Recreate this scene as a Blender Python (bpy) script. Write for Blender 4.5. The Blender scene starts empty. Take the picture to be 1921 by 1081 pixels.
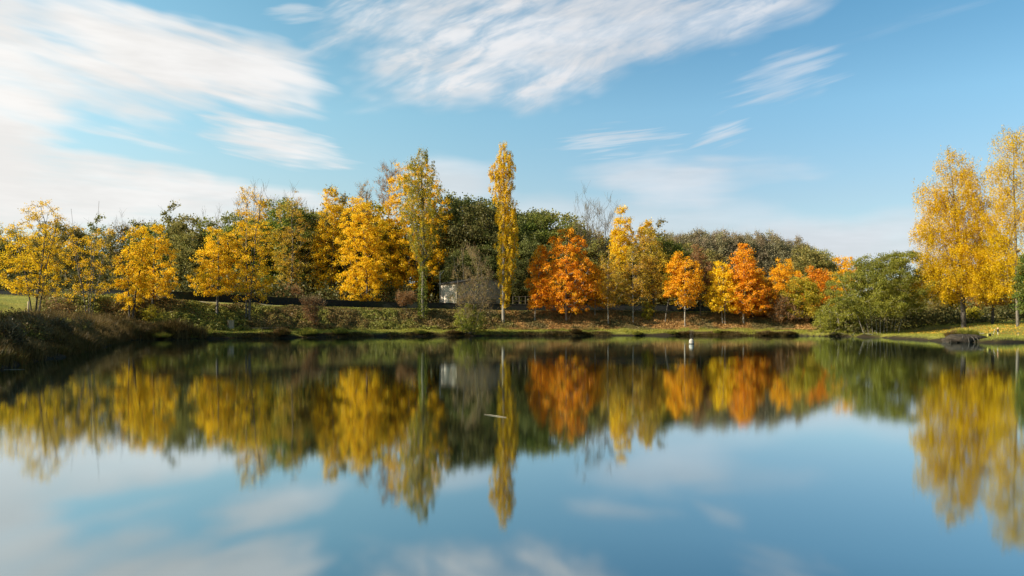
import bpy, math
import numpy as np
from mathutils import Vector, Matrix

S = bpy.context.scene
COL = S.collection
R = math.radians
F, CX, HY, CAMH = 1500.0, 960.5, 609.0, 1.6     # focal length and horizon of the photograph, metres of eye height

# ------------------------------------------------------------------ camera, sky, sun, exposure
cam = bpy.data.cameras.new('camera'); cam.sensor_width = 36; cam.lens = 36 * F / 1921
cam.shift_y = (HY - 540.5) / 1921; cam.clip_start = 0.1; cam.clip_end = 9000
camo = bpy.data.objects.new('camera', cam); COL.objects.link(camo)
camo.location = (0, 0, CAMH); camo.rotation_euler = (R(90), 0, 0)
S.camera = camo
S.view_settings.view_transform = 'Standard'; S.view_settings.look = 'None'
S.view_settings.exposure = 1.05; S.view_settings.gamma = 1.0
S.render.engine = 'CYCLES'
S.cycles.max_bounces = 7; S.cycles.diffuse_bounces = 3; S.cycles.glossy_bounces = 3
S.cycles.transmission_bounces = 3; S.cycles.transparent_max_bounces = 4
S.cycles.caustics_reflective = False; S.cycles.caustics_refractive = False

SUN_AZ, SUN_EL = -107.0, 31.0                    # degrees clockwise from the view direction; sun stands on the left
sd_ = Vector((math.sin(R(SUN_AZ)) * math.cos(R(SUN_EL)), math.cos(R(SUN_AZ)) * math.cos(R(SUN_EL)), math.sin(R(SUN_EL))))
sun = bpy.data.lights.new('sun', 'SUN'); sun.energy = 5.0; sun.angle = R(0.5); sun.color = (1.0, 0.935, 0.82)
suno = bpy.data.objects.new('sun', sun); COL.objects.link(suno)
suno.location = (-60, 20, 60); suno.rotation_euler = (-sd_).to_track_quat('-Z', 'Y').to_euler()

W = bpy.data.worlds.new('World'); S.world = W; W.use_nodes = True
wt = W.node_tree; wt.nodes.clear()


class NB:
    """tiny helper that writes shader maths as python"""
    def __init__(s, t): s.t = t
    def n(s, ty, **kw):
        o = s.t.nodes.new(ty)
        for k, v in kw.items(): setattr(o, k, v)
        return o
    def put(s, sock, v):
        if isinstance(v, (int, float)): sock.default_value = v
        elif isinstance(v, (tuple, list)): sock.default_value = tuple(v) + ((1,) if len(v) == 3 and len(sock.default_value) == 4 else ())
        else: s.t.links.new(v, sock)
    def m(s, op, a, b=0.0, c=None, clamp=False):
        o = s.n('ShaderNodeMath', operation=op, use_clamp=clamp)
        s.put(o.inputs[0], a); s.put(o.inputs[1], b)
        if c is not None: s.put(o.inputs[2], c)
        return o.outputs[0]
    def add(s, a, b): return s.m('ADD', a, b)
    def sub(s, a, b): return s.m('SUBTRACT', a, b)
    def mul(s, a, b): return s.m('MULTIPLY', a, b)
    def mx(s, a, b): return s.m('MAXIMUM', a, b)
    def sstep(s, v, lo, hi, a=0.0, b=1.0):
        o = s.n('ShaderNodeMapRange', interpolation_type='SMOOTHSTEP')
        s.put(o.inputs[0], v); s.put(o.inputs[1], lo); s.put(o.inputs[2], hi); s.put(o.inputs[3], a); s.put(o.inputs[4], b)
        return o.outputs[0]
    def xyz(s, x, y, z):
        o = s.n('ShaderNodeCombineXYZ'); s.put(o.inputs[0], x); s.put(o.inputs[1], y); s.put(o.inputs[2], z); return o.outputs[0]
    def noise(s, vec, scale=1.0, detail=2.0, rough=0.5, dist=0.0):
        o = s.n('ShaderNodeTexNoise')
        if vec is not None: s.t.links.new(vec, o.inputs['Vector'])
        o.inputs['Scale'].default_value = scale; o.inputs['Detail'].default_value = detail
        o.inputs['Roughness'].default_value = rough; o.inputs['Distortion'].default_value = dist
        return o.outputs['Fac']
    def mix(s, f, a, b):
        o = s.n('ShaderNodeMix', data_type='RGBA')
        s.put(o.inputs[0], f); s.put(o.inputs[6], a); s.put(o.inputs[7], b); return o.outputs[2]
    def ramp(s, f, stops, interp='LINEAR'):
        o = s.n('ShaderNodeValToRGB'); o.color_ramp.interpolation = interp
        e = o.color_ramp.elements
        while len(e) < len(stops): e.new(0.5)
        for k, (p, c) in enumerate(stops): e[k].position = p; e[k].color = (c[0], c[1], c[2], 1)
        s.t.links.new(f, o.inputs[0]); return o.outputs[0]


nb = NB(wt)
sky = nb.n('ShaderNodeTexSky', sky_type='NISHITA', sun_disc=False, sun_elevation=R(SUN_EL), sun_rotation=R(SUN_AZ),
           altitude=100, air_density=1.0, dust_density=0.6, ozone_density=1.6)
tc = nb.n('ShaderNodeTexCoord')
sp = nb.n('ShaderNodeSeparateXYZ'); wt.links.new(tc.outputs['Generated'], sp.inputs[0])
dx, dy, dz = sp.outputs
AZ = nb.m('ARCTAN2', dx, dy)
EL = nb.mx(nb.m('DIVIDE', dz, nb.m('SQRT', nb.add(nb.mul(dx, dx), nb.mul(dy, dy)))), 0.0)   # tangent of the elevation


def ang(x, y):
    a = math.atan((x - CX) / F); return a, (HY - y) / F * math.cos(a)


def rot(cx, cy, deg):
    """coordinates along and across a streak that starts at a place in the sky"""
    a0, e0 = ang(cx, cy); t = R(deg)
    u0, v0 = nb.sub(AZ, a0), nb.sub(EL, e0)
    return (nb.add(nb.mul(u0, math.cos(t)), nb.mul(v0, math.sin(t))), nb.sub(nb.mul(v0, math.cos(t)), nb.mul(u0, math.sin(t))))


def streaks(u, v, su, sv, seed, detail=3.0, rough=0.55):
    return nb.noise(nb.xyz(nb.mul(u, su), nb.mul(v, sv), seed), 1.0, detail, rough, 0.3)


def cloud(cx, cy, w, h, deg, su, sv, seed, lo, hi, amp, op=1.0, detail=3.0, tex=None):
    """one soft bank of cloud: an ellipse w by h (photo pixels) broken up by noise drawn out along the wind"""
    u, v = rot(cx, cy, deg)
    wu = nb.noise(nb.xyz(nb.mul(u, 5.0), nb.mul(v, 14.0), seed + 20), 1.0, 3.0, 0.6)
    wv = nb.noise(nb.xyz(nb.mul(u, 6.0), nb.mul(v, 9.0), seed + 40), 1.0, 3.0, 0.6)
    u0, v0 = u, v
    u = nb.add(u, nb.mul(nb.sub(wu, 0.5), 1.5 * w / F)); v = nb.add(v, nb.mul(nb.sub(wv, 0.5), 1.7 * h / F))
    q = nb.add(nb.m('POWER', nb.m('ABSOLUTE', nb.mul(u, F / w)), 2.0), nb.m('POWER', nb.m('ABSOLUTE', nb.mul(v, F / h)), 2.0))
    mask = nb.sub(1.0, q)
    mask = nb.mx(mask, -2.0)
    nz = streaks(u0, v0, su, sv, seed, detail)
    d = nb.add(mask, nb.mul(nb.sub(nz, 0.5), amp))
    d = nb.sstep(d, lo, hi)
    if tex:
        u2, v2 = rot(cx, cy, tex[0])
        d = nb.mul(d, nb.sstep(streaks(u2, v2, tex[1], tex[2], seed + 7, 3.0, 0.6), tex[3], tex[4], tex[5], 1.0))
        d = nb.mul(d, nb.sstep(nb.noise(nb.xyz(nb.mul(u2, 13.0), nb.mul(v2, 30.0), seed + 60), 1.0, 4.0, 0.62, 0.6), 0.34, 0.58, 0.55, 1.0))
    return nb.mul(d, op)


CLOUDS = [
    cloud(80, 98, 330, 88, -11, 5, 34, 1.3, -0.15, 1.1, 2.4, 1.0),
    cloud(390, 108, 205, 80, -11, 5, 34, 2.1, -0.3, 0.9, 2.4, 1.0),
    cloud(-60, 260, 150, 230, -6, 5, 34, 3.7, -0.1, 1.0, 2.0, 1.0),
    cloud(150, 362, 540, 56, -3, 4, 42, 4.2, -0.4, 0.9, 2.2, 0.95),
    cloud(60, 15, 400, 50, -8, 5, 38, 9.2, -0.1, 1.3, 2.4, 0.7),
    cloud(220, 240, 230, 36, -7, 6, 60, 4.9, 0.6, 1.8, 3.4, 0.6),
    cloud(520, 268, 125, 36, -8, 9, 80, 5.5, -0.2, 1.3, 3.2, 0.95),
    cloud(970, 80, 290, 130, 9, 7, 20, 6.4, -0.4, 0.6, 1.5, 1.0, tex=(24, 14, 58, 0.25, 0.62, 0.36)),
    cloud(1220, 25, 330, 80, 13, 6, 26, 7.7, -0.4, 0.8, 1.9, 0.9, tex=(18, 12, 58, 0.25, 0.66, 0.35)),
    cloud(720, 10, 150, 70, 28, 9, 34, 8.1, -0.2, 1.2, 2.8, 0.85, tex=(30, 14, 64, 0.28, 0.66, 0.2)),
    cloud(1470, 145, 120, 46, 13, 9, 80, 9.9, 0.1, 1.6, 3.2, 0.6),
    cloud(1345, 245, 60, 34, 17, 9, 130, 10.4, 0.15, 1.6, 3.6, 0.7),
    cloud(1170, 270, 140, 42, 5, 8, 130, 11.2, 0.4, 1.8, 3.8, 0.8),
    cloud(1240, 335, 220, 44, 0, 6, 30, 12.6, -0.4, 1.4, 2.4, 0.75),
    cloud(860, 340, 130, 46, -2, 6, 22, 13.3, -0.4, 1.2, 1.6, 0.7),
    cloud(1560, 455, 230, 60, 2, 5, 16, 14.8, -0.4, 1.1, 1.4, 0.85),
    cloud(1100, 420, 420, 56, -2, 4, 22, 15.1, -0.6, 1.3, 1.4, 0.6),
    cloud(1780, 14, 200, 24, 8, 7, 70, 16.1, 0.5, 1.8, 3.2, 0.12),
    cloud(550, 25, 50, 20, 8, 12, 90, 17.1, -0.1, 1.5, 3.2, 0.45),
]
dens = CLOUDS[0]
for c in CLOUDS[1:]:
    dens = nb.sub(1.0, nb.mul(nb.sub(1.0, dens), nb.sub(1.0, c)))
# sky behind the viewer: a broken sheet of the same cloud, so that the reflected and fill light stay plausible
back = nb.mul(nb.sstep(nb.noise(nb.xyz(nb.mul(AZ, 3.0), nb.mul(EL, 9.0), 3.0), 1.0, 4.0), 0.5, 0.75), nb.sstep(nb.m('ABSOLUTE', AZ), 0.75, 1.1))
dens = nb.mx(dens, nb.mul(back, 0.7))
# milky air low over the horizon, thicker towards the sun
low = nb.m('POWER', nb.sstep(EL, 0.0, 0.27, 1.0, 0.0), 1.3)
lowl = nb.sstep(AZ, -0.75, 0.3, 1.0, 0.62)
low = nb.mul(low, lowl)
glow = nb.sstep(AZ, -0.7, 0.4, 0.14, 0.0)               # paler sky towards the sun
low = nb.add(low, nb.mul(nb.sub(1.0, low), glow))
skyc = nb.mix(1.0, sky.outputs[0], nb.ramp(EL, [(0.15, (0.79, 0.87, 0.82)), (0.26, (0.80, 1.02, 0.95)), (0.33, (0.65, 0.95, 0.92)), (0.44, (0.50, 0.91, 0.92))])); skyc.node.blend_type = 'MULTIPLY'
skyc = nb.mix(1.0, skyc, nb.ramp(nb.sstep(AZ, -0.75, 0.35, 1.0, 0.0), [(0.0, (0.95, 0.97, 0.99)), (0.5, (1.22, 1.22, 1.11)), (1.0, (1.6, 1.5, 1.3))])); skyc.node.blend_type = 'MULTIPLY'   # brighter towards the sun
bg1 = nb.n('ShaderNodeBackground'); nb.put(bg1.inputs[0], skyc); bg1.inputs[1].default_value = 0.083
bg2 = nb.n('ShaderNodeBackground')
nb.put(bg2.inputs[0], nb.mix(nb.sstep(AZ, -0.6, 0.35), (1.0, 0.985, 0.96), (0.80, 0.83, 0.88))); nb.put(bg2.inputs[1], nb.sstep(nb.noise(nb.xyz(nb.add(nb.mul(AZ, 5.0), nb.mul(EL, 2.0)), nb.mul(EL, 26.0), 31.0), 1.0, 4.0, 0.6), 0.36, 0.64, 0.415, 0.47))
bg3 = nb.n('ShaderNodeBackground'); bg3.inputs[0].default_value = (0.70, 0.77, 0.84, 1); bg3.inputs[1].default_value = 0.405
ms0 = nb.n('ShaderNodeMixShader'); nb.put(ms0.inputs[0], nb.mul(low, 0.85)); wt.links.new(bg1.outputs[0], ms0.inputs[1]); wt.links.new(bg3.outputs[0], ms0.inputs[2])
ms1 = nb.n('ShaderNodeMixShader'); nb.put(ms1.inputs[0], dens); wt.links.new(ms0.outputs[0], ms1.inputs[1]); wt.links.new(bg2.outputs[0], ms1.inputs[2])
wo = nb.n('ShaderNodeOutputWorld'); wt.links.new(ms1.outputs[0], wo.inputs[0])

# ------------------------------------------------------------------ materials
MATS = {}


def mat_base(name):
    m = bpy.data.materials.new(name); m.use_nodes = True
    m.node_tree.nodes.clear(); MATS[name] = m
    n = NB(m.node_tree); out = n.n('ShaderNodeOutputMaterial')
    return m, n, out


def leaf_mat(name, c1, c2=None, zone=None, trans=0.45, zs=0.35, zlo=0.45, zhi=0.6, vary=0.008):
    """leaves: every leaf its own tint between the colours in c1; patches of the crown lean to the colours in c2"""
    m, n, out = mat_base(name)
    g = n.n('ShaderNodeNewGeometry'); rnd = g.outputs['Random Per Island']
    k = len(c1)
    col = n.ramp(rnd, [(i / max(1, k - 1), c) for i, c in enumerate(c1)])
    if c2:
        col2 = n.ramp(rnd, [(i / max(1, len(c2) - 1), c) for i, c in enumerate(c2)])
        t = n.n('ShaderNodeTexCoord')
        f = n.sstep(n.noise(t.outputs['Object'], zs, 2.0), zlo, zhi)
        col = n.mix(f, col, col2)
    oi = n.n('ShaderNodeObjectInfo')
    hs = n.n('ShaderNodeHueSaturation')
    n.put(hs.inputs['Hue'], n.add(n.mul(n.sub(oi.outputs['Random'], 0.5), vary), 0.5))
    n.put(hs.inputs['Value'], n.add(n.mul(n.m('FRACT', n.mul(oi.outputs['Random'], 7.31)), vary * 5), 1.0 - vary * 2.5))
    n.put(hs.inputs['Color'], col)
    d = n.n('ShaderNodeBsdfDiffuse'); n.put(d.inputs[0], hs.outputs[0])
    tr = n.n('ShaderNodeBsdfTranslucent'); n.put(tr.inputs[0], hs.outputs[0])
    gl = n.n('ShaderNodeBsdfGlossy'); gl.inputs['Roughness'].default_value = 0.45; n.put(gl.inputs[0], (1, 1, 1))
    mx = n.n('ShaderNodeMixShader'); mx.inputs[0].default_value = trans
    m.node_tree.links.new(d.outputs[0], mx.inputs[1]); m.node_tree.links.new(tr.outputs[0], mx.inputs[2])
    m2 = n.n('ShaderNodeMixShader'); m2.inputs[0].default_value = 0.008
    m.node_tree.links.new(mx.outputs[0], m2.inputs[1]); m.node_tree.links.new(gl.outputs[0], m2.inputs[2])
    m.node_tree.links.new(m2.outputs[0], out.inputs[0])
    return m


def rough_mat(name, ca, cb, scale=4.0, rough=0.85, stretch=(1, 1, 1), bump=0.3, detail=5.0, lo=0.35, hi=0.65, cc=None, cs=0.6):
    m, n, out = mat_base(name)
    t = n.n('ShaderNodeTexCoord')
    mp = n.n('ShaderNodeMapping'); mp.inputs['Scale'].default_value = stretch; m.node_tree.links.new(t.outputs['Object'], mp.inputs[0])
    f = n.noise(mp.outputs[0], scale, detail, 0.6)
    col = n.mix(n.sstep(f, lo, hi), ca, cb)
    if cc: col = n.mix(n.sstep(n.noise(t.outputs['Object'], cs, 3.0), 0.48, 0.66), col, cc)
    p = n.n('ShaderNodeBsdfPrincipled'); n.put(p.inputs['Base Color'], col); p.inputs['Roughness'].default_value = rough
    p.inputs['Specular IOR Level'].default_value = 0.25
    if bump:
        b = n.n('ShaderNodeBump'); b.inputs['Strength'].default_value = bump; b.inputs['Distance'].default_value = 0.05
        n.put(b.inputs['Height'], f); m.node_tree.links.new(b.outputs[0], p.inputs['Normal'])
    m.node_tree.links.new(p.outputs[0], out.inputs[0])
    return m


Y_ = [(0.66, 0.34, 0.007), (0.82, 0.49, 0.010), (0.88, 0.56, 0.015), (0.90, 0.61, 0.035)]
leaf_mat('leaf_yellow', Y_, [(0.76, 0.42, 0.010), (0.56, 0.36, 0.02), (0.84, 0.53, 0.012)])
leaf_mat('leaf_gold', Y_, [(0.60, 0.38, 0.02), (0.78, 0.47, 0.02)], zlo=0.55, zhi=0.7)
leaf_mat('leaf_yellow_tan', [(0.52, 0.24, 0.02), (0.62, 0.33, 0.03), (0.42, 0.24, 0.06)], [(0.44, 0.17, 0.02), (0.38, 0.22, 0.06)])
leaf_mat('leaf_orange', [(0.70, 0.22, 0.008), (0.85, 0.33, 0.012), (0.88, 0.42, 0.016), (0.78, 0.27, 0.010), (0.52, 0.21, 0.02)], [(0.84, 0.50, 0.016), (0.84, 0.38, 0.014), (0.60, 0.36, 0.02)], zlo=0.52, zhi=0.68)
leaf_mat('leaf_deep_orange', [(0.54, 0.15, 0.008), (0.70, 0.23, 0.010), (0.76, 0.30, 0.012), (0.42, 0.15, 0.02)], [(0.74, 0.40, 0.014), (0.52, 0.17, 0.008)], zlo=0.55, zhi=0.7)
leaf_mat('leaf_orange_yellow', [(0.68, 0.26, 0.008), (0.78, 0.38, 0.012), (0.82, 0.48, 0.018)], [(0.84, 0.52, 0.018), (0.72, 0.28, 0.008)], zlo=0.36, zhi=0.54)
leaf_mat('leaf_rust', [(0.44, 0.20, 0.02), (0.58, 0.30, 0.02), (0.66, 0.40, 0.03), (0.32, 0.18, 0.03)], [(0.38, 0.26, 0.04), (0.66, 0.44, 0.03)])
leaf_mat('leaf_brown', [(0.20, 0.09, 0.03), (0.30, 0.14, 0.04), (0.16, 0.08, 0.03)], [(0.24, 0.14, 0.06), (0.34, 0.15, 0.04)])
leaf_mat('leaf_olive_gold', [(0.46, 0.31, 0.014), (0.60, 0.40, 0.016), (0.30, 0.24, 0.02)], [(0.28, 0.23, 0.02), (0.20, 0.19, 0.02)], zs=0.5)
leaf_mat('leaf_poplar', [(0.74, 0.43, 0.012), (0.84, 0.52, 0.016), (0.52, 0.33, 0.02)], [(0.64, 0.45, 0.02), (0.78, 0.41, 0.012)])
leaf_mat('leaf_birch', [(0.56, 0.34, 0.005), (0.72, 0.45, 0.007), (0.78, 0.52, 0.009)], [(0.50, 0.34, 0.007), (0.68, 0.42, 0.005)])
leaf_mat('leaf_dark_green', [(0.075, 0.08, 0.022), (0.12, 0.12, 0.03), (0.16, 0.14, 0.035)], [(0.15, 0.155, 0.028), (0.11, 0.10, 0.03)], trans=0.35, vary=0.05)
leaf_mat('leaf_olive', [(0.17, 0.155, 0.04), (0.24, 0.20, 0.05), (0.31, 0.24, 0.06)], [(0.15, 0.16, 0.035), (0.33, 0.24, 0.06)], trans=0.35, vary=0.05)
leaf_mat('leaf_green', [(0.11, 0.15, 0.022), (0.17, 0.20, 0.03), (0.22, 0.22, 0.04)], [(0.24, 0.20, 0.03), (0.12, 0.14, 0.025)], vary=0.05)
leaf_mat('leaf_willow', [(0.17, 0.18, 0.02), (0.27, 0.255, 0.03), (0.36, 0.31, 0.04)], [(0.13, 0.15, 0.018), (0.23, 0.20, 0.026)], zs=0.25)
leaf_mat('leaf_yellow_green', [(0.34, 0.29, 0.02), (0.48, 0.36, 0.022), (0.26, 0.24, 0.02)], [(0.55, 0.34, 0.02), (0.28, 0.25, 0.025)])
leaf_mat('leaf_grey_brown', [(0.22, 0.155, 0.045), (0.29, 0.20, 0.06), (0.15, 0.11, 0.03)], [(0.20, 0.18, 0.035), (0.16, 0.14, 0.03)], trans=0.25, vary=0.03)
leaf_mat('leaf_far', [(0.22, 0.18, 0.095), (0.30, 0.24, 0.13), (0.16, 0.13, 0.07)], [(0.25, 0.18, 0.09), (0.19, 0.17, 0.08)], trans=0.25, vary=0.04)
leaf_mat('leaf_ivy', [(0.10, 0.14, 0.02), (0.16, 0.19, 0.025), (0.24, 0.24, 0.03)], [(0.30, 0.26, 0.025), (0.12, 0.14, 0.02)])
leaf_mat('twig_grey', [(0.12, 0.09, 0.05), (0.17, 0.13, 0.07), (0.08, 0.06, 0.035)], trans=0.0, vary=0.03)
leaf_mat('twig_tan', [(0.20, 0.13, 0.055), (0.27, 0.18, 0.08), (0.14, 0.09, 0.04)], trans=0.0, vary=0.03)
leaf_mat('blade_green', [(0.13, 0.14, 0.018), (0.24, 0.23, 0.028), (0.36, 0.32, 0.04), (0.28, 0.20, 0.05)], [(0.18, 0.20, 0.03), (0.34, 0.28, 0.05)], trans=0.35, zs=0.3)
leaf_mat('blade_dry', [(0.07, 0.042, 0.014), (0.13, 0.08, 0.026), (0.24, 0.15, 0.055), (0.08, 0.055, 0.015)], [(0.09, 0.08, 0.015), (0.14, 0.07, 0.022)], trans=0.25, zs=0.7)
leaf_mat('bramble', [(0.09, 0.09, 0.025), (0.18, 0.125, 0.04), (0.27, 0.155, 0.05), (0.14, 0.14, 0.03)], [(0.17, 0.18, 0.03), (0.30, 0.26, 0.05), (0.11, 0.12, 0.025)], trans=0.3, zs=0.22)
leaf_mat('weed_leaf', [(0.06, 0.05, 0.018), (0.10, 0.065, 0.025), (0.15, 0.09, 0.035), (0.06, 0.065, 0.016)], [(0.08, 0.085, 0.018), (0.13, 0.08, 0.03)], trans=0.3, zs=0.5)
leaf_mat('litter', [(0.20, 0.10, 0.035), (0.36, 0.185, 0.055), (0.48, 0.28, 0.085), (0.26, 0.13, 0.04)], [(0.22, 0.14, 0.05), (0.12, 0.095, 0.035), (0.16, 0.14, 0.04)], trans=0.15, zs=0.25)
leaf_mat('litter_yellow', [(0.55, 0.28, 0.03), (0.62, 0.36, 0.04), (0.40, 0.18, 0.03)], trans=0.1)
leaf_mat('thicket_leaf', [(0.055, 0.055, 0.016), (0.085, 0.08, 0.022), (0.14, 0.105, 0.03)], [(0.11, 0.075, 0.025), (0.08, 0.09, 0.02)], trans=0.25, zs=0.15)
rough_mat('bark_grey', (0.075, 0.06, 0.042), (0.17, 0.14, 0.10), 9, stretch=(1, 1, 0.25))
rough_mat('bark_dark', (0.035, 0.028, 0.02), (0.085, 0.07, 0.052), 9, stretch=(1, 1, 0.25))
rough_mat('bark_pale', (0.15, 0.12, 0.085), (0.32, 0.27, 0.20), 7, stretch=(1, 1, 0.3))
rough_mat('bark_birch', (0.045, 0.038, 0.03), (0.34, 0.30, 0.24), 3, stretch=(1, 1, 0.5), lo=0.42, hi=0.62)

# ------------------------------------------------------------------ mesh helpers


def mesh(name, verts, faces, mat=None, smooth=False):
    """verts (N,3) and faces (M,k) -> one mesh, quickly"""
    v = np.asarray(verts, np.float32).reshape(-1, 3); f = np.asarray(faces, np.int32); k = f.shape[1]
    me = bpy.data.meshes.new(name)
    me.vertices.add(len(v)); me.vertices.foreach_set('co', v.ravel())
    me.loops.add(f.size); me.loops.foreach_set('vertex_index', f.ravel())
    me.polygons.add(len(f)); me.polygons.foreach_set('loop_start', np.arange(0, f.size, k, dtype=np.int32))
    me.polygons.foreach_set('use_smooth', np.full(len(f), smooth, dtype=bool))
    me.update(calc_edges=True)
    if mat: me.materials.append(MATS[mat])
    return me


def link(name, me, parent=None, loc=None):
    o = bpy.data.objects.new(name, me); COL.objects.link(o)
    if parent: o.parent = parent
    if loc is not None: o.location = loc
    return o


def tag(o, label=None, cat=None, group=None, kind=None):
    for k, v in (('label', label), ('category', cat), ('group', group), ('kind', kind)):
        if v: o[k] = v
    return o


def thing(name, loc, label, cat, group=None):
    return tag(link(name, None, None, loc), label, cat, group)


class MB:
    """collects shapes (faces of any size) into ONE mesh"""
    def __init__(s): s.v = []; s.f = []
    def box(s, c, size, rz=0.0, taper=1.0):
        b = len(s.v); x, y, z = (q / 2 for q in size); ca, sa = math.cos(rz), math.sin(rz)
        for dz_ in (-1, 1):
            k = taper if dz_ > 0 else 1.0
            for a, e in ((-1, -1), (1, -1), (1, 1), (-1, 1)):
                px, py = a * x * k, e * y * k
                s.v.append((c[0] + px * ca - py * sa, c[1] + px * sa + py * ca, c[2] + dz_ * z))
        s.f += [(b, b + 3, b + 2, b + 1), (b + 4, b + 5, b + 6, b + 7)] + [(b + i, b + (i + 1) % 4, b + 4 + (i + 1) % 4, b + 4 + i) for i in range(4)]
        return s
    def tube(s, pts, rad, n=8, cap=True):
        pts = [Vector(p) for p in pts]; rad = rad if hasattr(rad, '__len__') else [rad] * len(pts); rings = []
        for i, p in enumerate(pts):
            d = (pts[min(i + 1, len(pts) - 1)] - pts[max(i - 1, 0)]).normalized()
            a = d.cross(Vector((0, 1, 0)) if abs(d.y) < 0.9 else Vector((1, 0, 0))).normalized(); e = d.cross(a)
            rings.append(len(s.v))
            for k in range(n):
                t = 2 * math.pi * k / n; s.v.append(tuple(p + (a * math.cos(t) + e * math.sin(t)) * rad[i]))
        for r0, r1 in zip(rings, rings[1:]):
            s.f += [(r0 + k, r0 + (k + 1) % n, r1 + (k + 1) % n, r1 + k) for k in range(n)]
        if cap: s.f += [tuple(range(rings[0] + n - 1, rings[0] - 1, -1)), tuple(range(rings[-1], rings[-1] + n))]
        return s
    def lathe(s, prof, c=(0, 0, 0), n=20):
        return s.tube([(c[0], c[1], c[2] + z) for r, z in prof], [r for r, z in prof], n)
    def poly(s, pts): b = len(s.v); s.v += pts; s.f.append(tuple(range(b, b + len(pts)))); return s
    def build(s, name, mat, parent=None, smooth=False, bevel=0.0, loc=None):
        me = bpy.data.meshes.new(name); me.from_pydata([tuple(p) for p in s.v], [], s.f); me.update()
        if smooth:
            for p in me.polygons: p.use_smooth = len(p.vertices) == 4
        me.materials.append(MATS[mat]); o = link(name, me, parent, loc)
        if bevel:
            b = o.modifiers.new('bevel', 'BEVEL'); b.width = bevel; b.segments = 2
        return o


def unit(a): return a / np.maximum(np.linalg.norm(a, axis=-1, keepdims=True), 1e-9)


def leaf_quads(c, size, rng, up=0.0, slim=0.46, axis=None):
    """a small leaf-shaped rhombus at every point of c"""
    n = len(c); size = np.broadcast_to(np.asarray(size, float), (n,))[:, None]
    nn = unit(rng.normal(size=(n, 3)) + np.array([0, 0, up]))
    t = rng.normal(size=(n, 3)) if axis is None else axis + rng.normal(size=(n, 3)) * 0.35
    t = unit(t - nn * np.sum(t * nn, 1, keepdims=True)); b = np.cross(nn, t)
    v = np.stack([c - t * size * .5, c + b * size * slim, c + t * size * .5, c - b * size * slim], 1).reshape(-1, 3)
    return v, np.arange(4 * n).reshape(-1, 4)


def blades(base, hgt, wid, lean, rng):
    n = len(base); a = rng.uniform(0, 2 * math.pi, n)
    s = np.stack([np.cos(a), np.sin(a), np.zeros(n)], 1) * np.asarray(wid).reshape(-1, 1) * .5
    tip = base + np.stack([rng.normal(size=n) * lean, rng.normal(size=n) * lean, np.ones(n)], 1) * np.asarray(hgt).reshape(-1, 1)
    v = np.stack([base - s, base + s, tip], 1).reshape(-1, 3)
    return v, np.arange(3 * n).reshape(-1, 3)


def tubes(p0, p1, r0, r1, k=5):
    """tapered branch pieces between pairs of points"""
    n = len(p0); d = unit(p1 - p0)
    ref = np.where(np.abs(d[:, 2:3]) < 0.9, np.array([[0, 0, 1.0]]), np.array([[1.0, 0, 0]]))
    a = unit(np.cross(d, ref)); b = np.cross(d, a); ang_ = np.arange(k) * 2 * math.pi / k
    ring = a[:, None] * np.cos(ang_)[None, :, None] + b[:, None] * np.sin(ang_)[None, :, None]
    v = np.concatenate([p0[:, None] + ring * r0[:, None, None], p1[:, None] + ring * r1[:, None, None]], 1)
    i = np.arange(k); q = np.stack([i, (i + 1) % k, (i + 1) % k + k, i + k], 1)
    f = (np.arange(n) * 2 * k)[:, None, None] + q[None]
    return v.reshape(-1, 3), f.reshape(-1, 4)


def vnoise(x, y, s, seed=0):
    """smooth value noise for the ground"""
    x = np.asarray(x, float) / s; y = np.asarray(y, float) / s
    xi, yi = np.floor(x), np.floor(y); fx, fy = x - xi, y - yi
    fx, fy = fx * fx * (3 - 2 * fx), fy * fy * (3 - 2 * fy)
    def hsh(a, b): q = np.sin(a * 127.1 + b * 311.7 + seed * 74.7) * 43758.5453; return q - np.floor(q)
    return (hsh(xi, yi) * (1 - fx) + hsh(xi + 1, yi) * fx) * (1 - fy) + (hsh(xi, yi + 1) * (1 - fx) + hsh(xi + 1, yi + 1) * fx) * fy


def ss(v, lo, hi):
    t = np.clip((np.asarray(v, float) - lo) / (hi - lo), 0, 1); return t * t * (3 - 2 * t)


# ------------------------------------------------------------------ the ground: lake basin, banks, embankment, lawns
LAKE = [(-26, 1.5), (-19, 10), (-17.2, 20), (-18.2, 28), (-21.0, 35), (-24.6, 46), (-29.7, 58), (-34.8, 70), (-38.6, 80), (-39, 84.5), (-36, 88), (-31.8, 92),
        (-25, 99), (-18.6, 106), (-10, 110.5), (3, 113.5), (14, 114.5), (25, 114.5), (33, 113.5), (40, 112), (43.5, 106), (44.6, 98), (43.0, 87),
        (40.3, 76), (39.6, 70.5), (42.5, 69.5), (46.7, 71.5), (56, 74), (75, 66), (82, 30), (60, 2.2), (20, 1.2), (0, 1.4)]
LA = np.array(LAKE); LB = np.roll(LA, -1, 0)


def shore(x, y):
    """distance to the waterline, negative in the lake"""
    x = np.asarray(x, float).ravel(); y = np.asarray(y, float).ravel()
    d2 = np.full(x.shape, 1e18); ins = np.zeros(x.shape, bool)
    for (ax, ay), (bx, by) in zip(LA, LB):
        ex, ey = bx - ax, by - ay
        t = np.clip(((x - ax) * ex + (y - ay) * ey) / (ex * ex + ey * ey), 0, 1)
        d2 = np.minimum(d2, (x - ax - t * ex) ** 2 + (y - ay - t * ey) ** 2)
        c = (ay > y) != (by > y)
        ins ^= c & (x < (bx - ax) * (y - ay) / (by - ay + 1e-12) + ax)
    return np.where(ins, -1, 1) * np.sqrt(d2)


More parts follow.
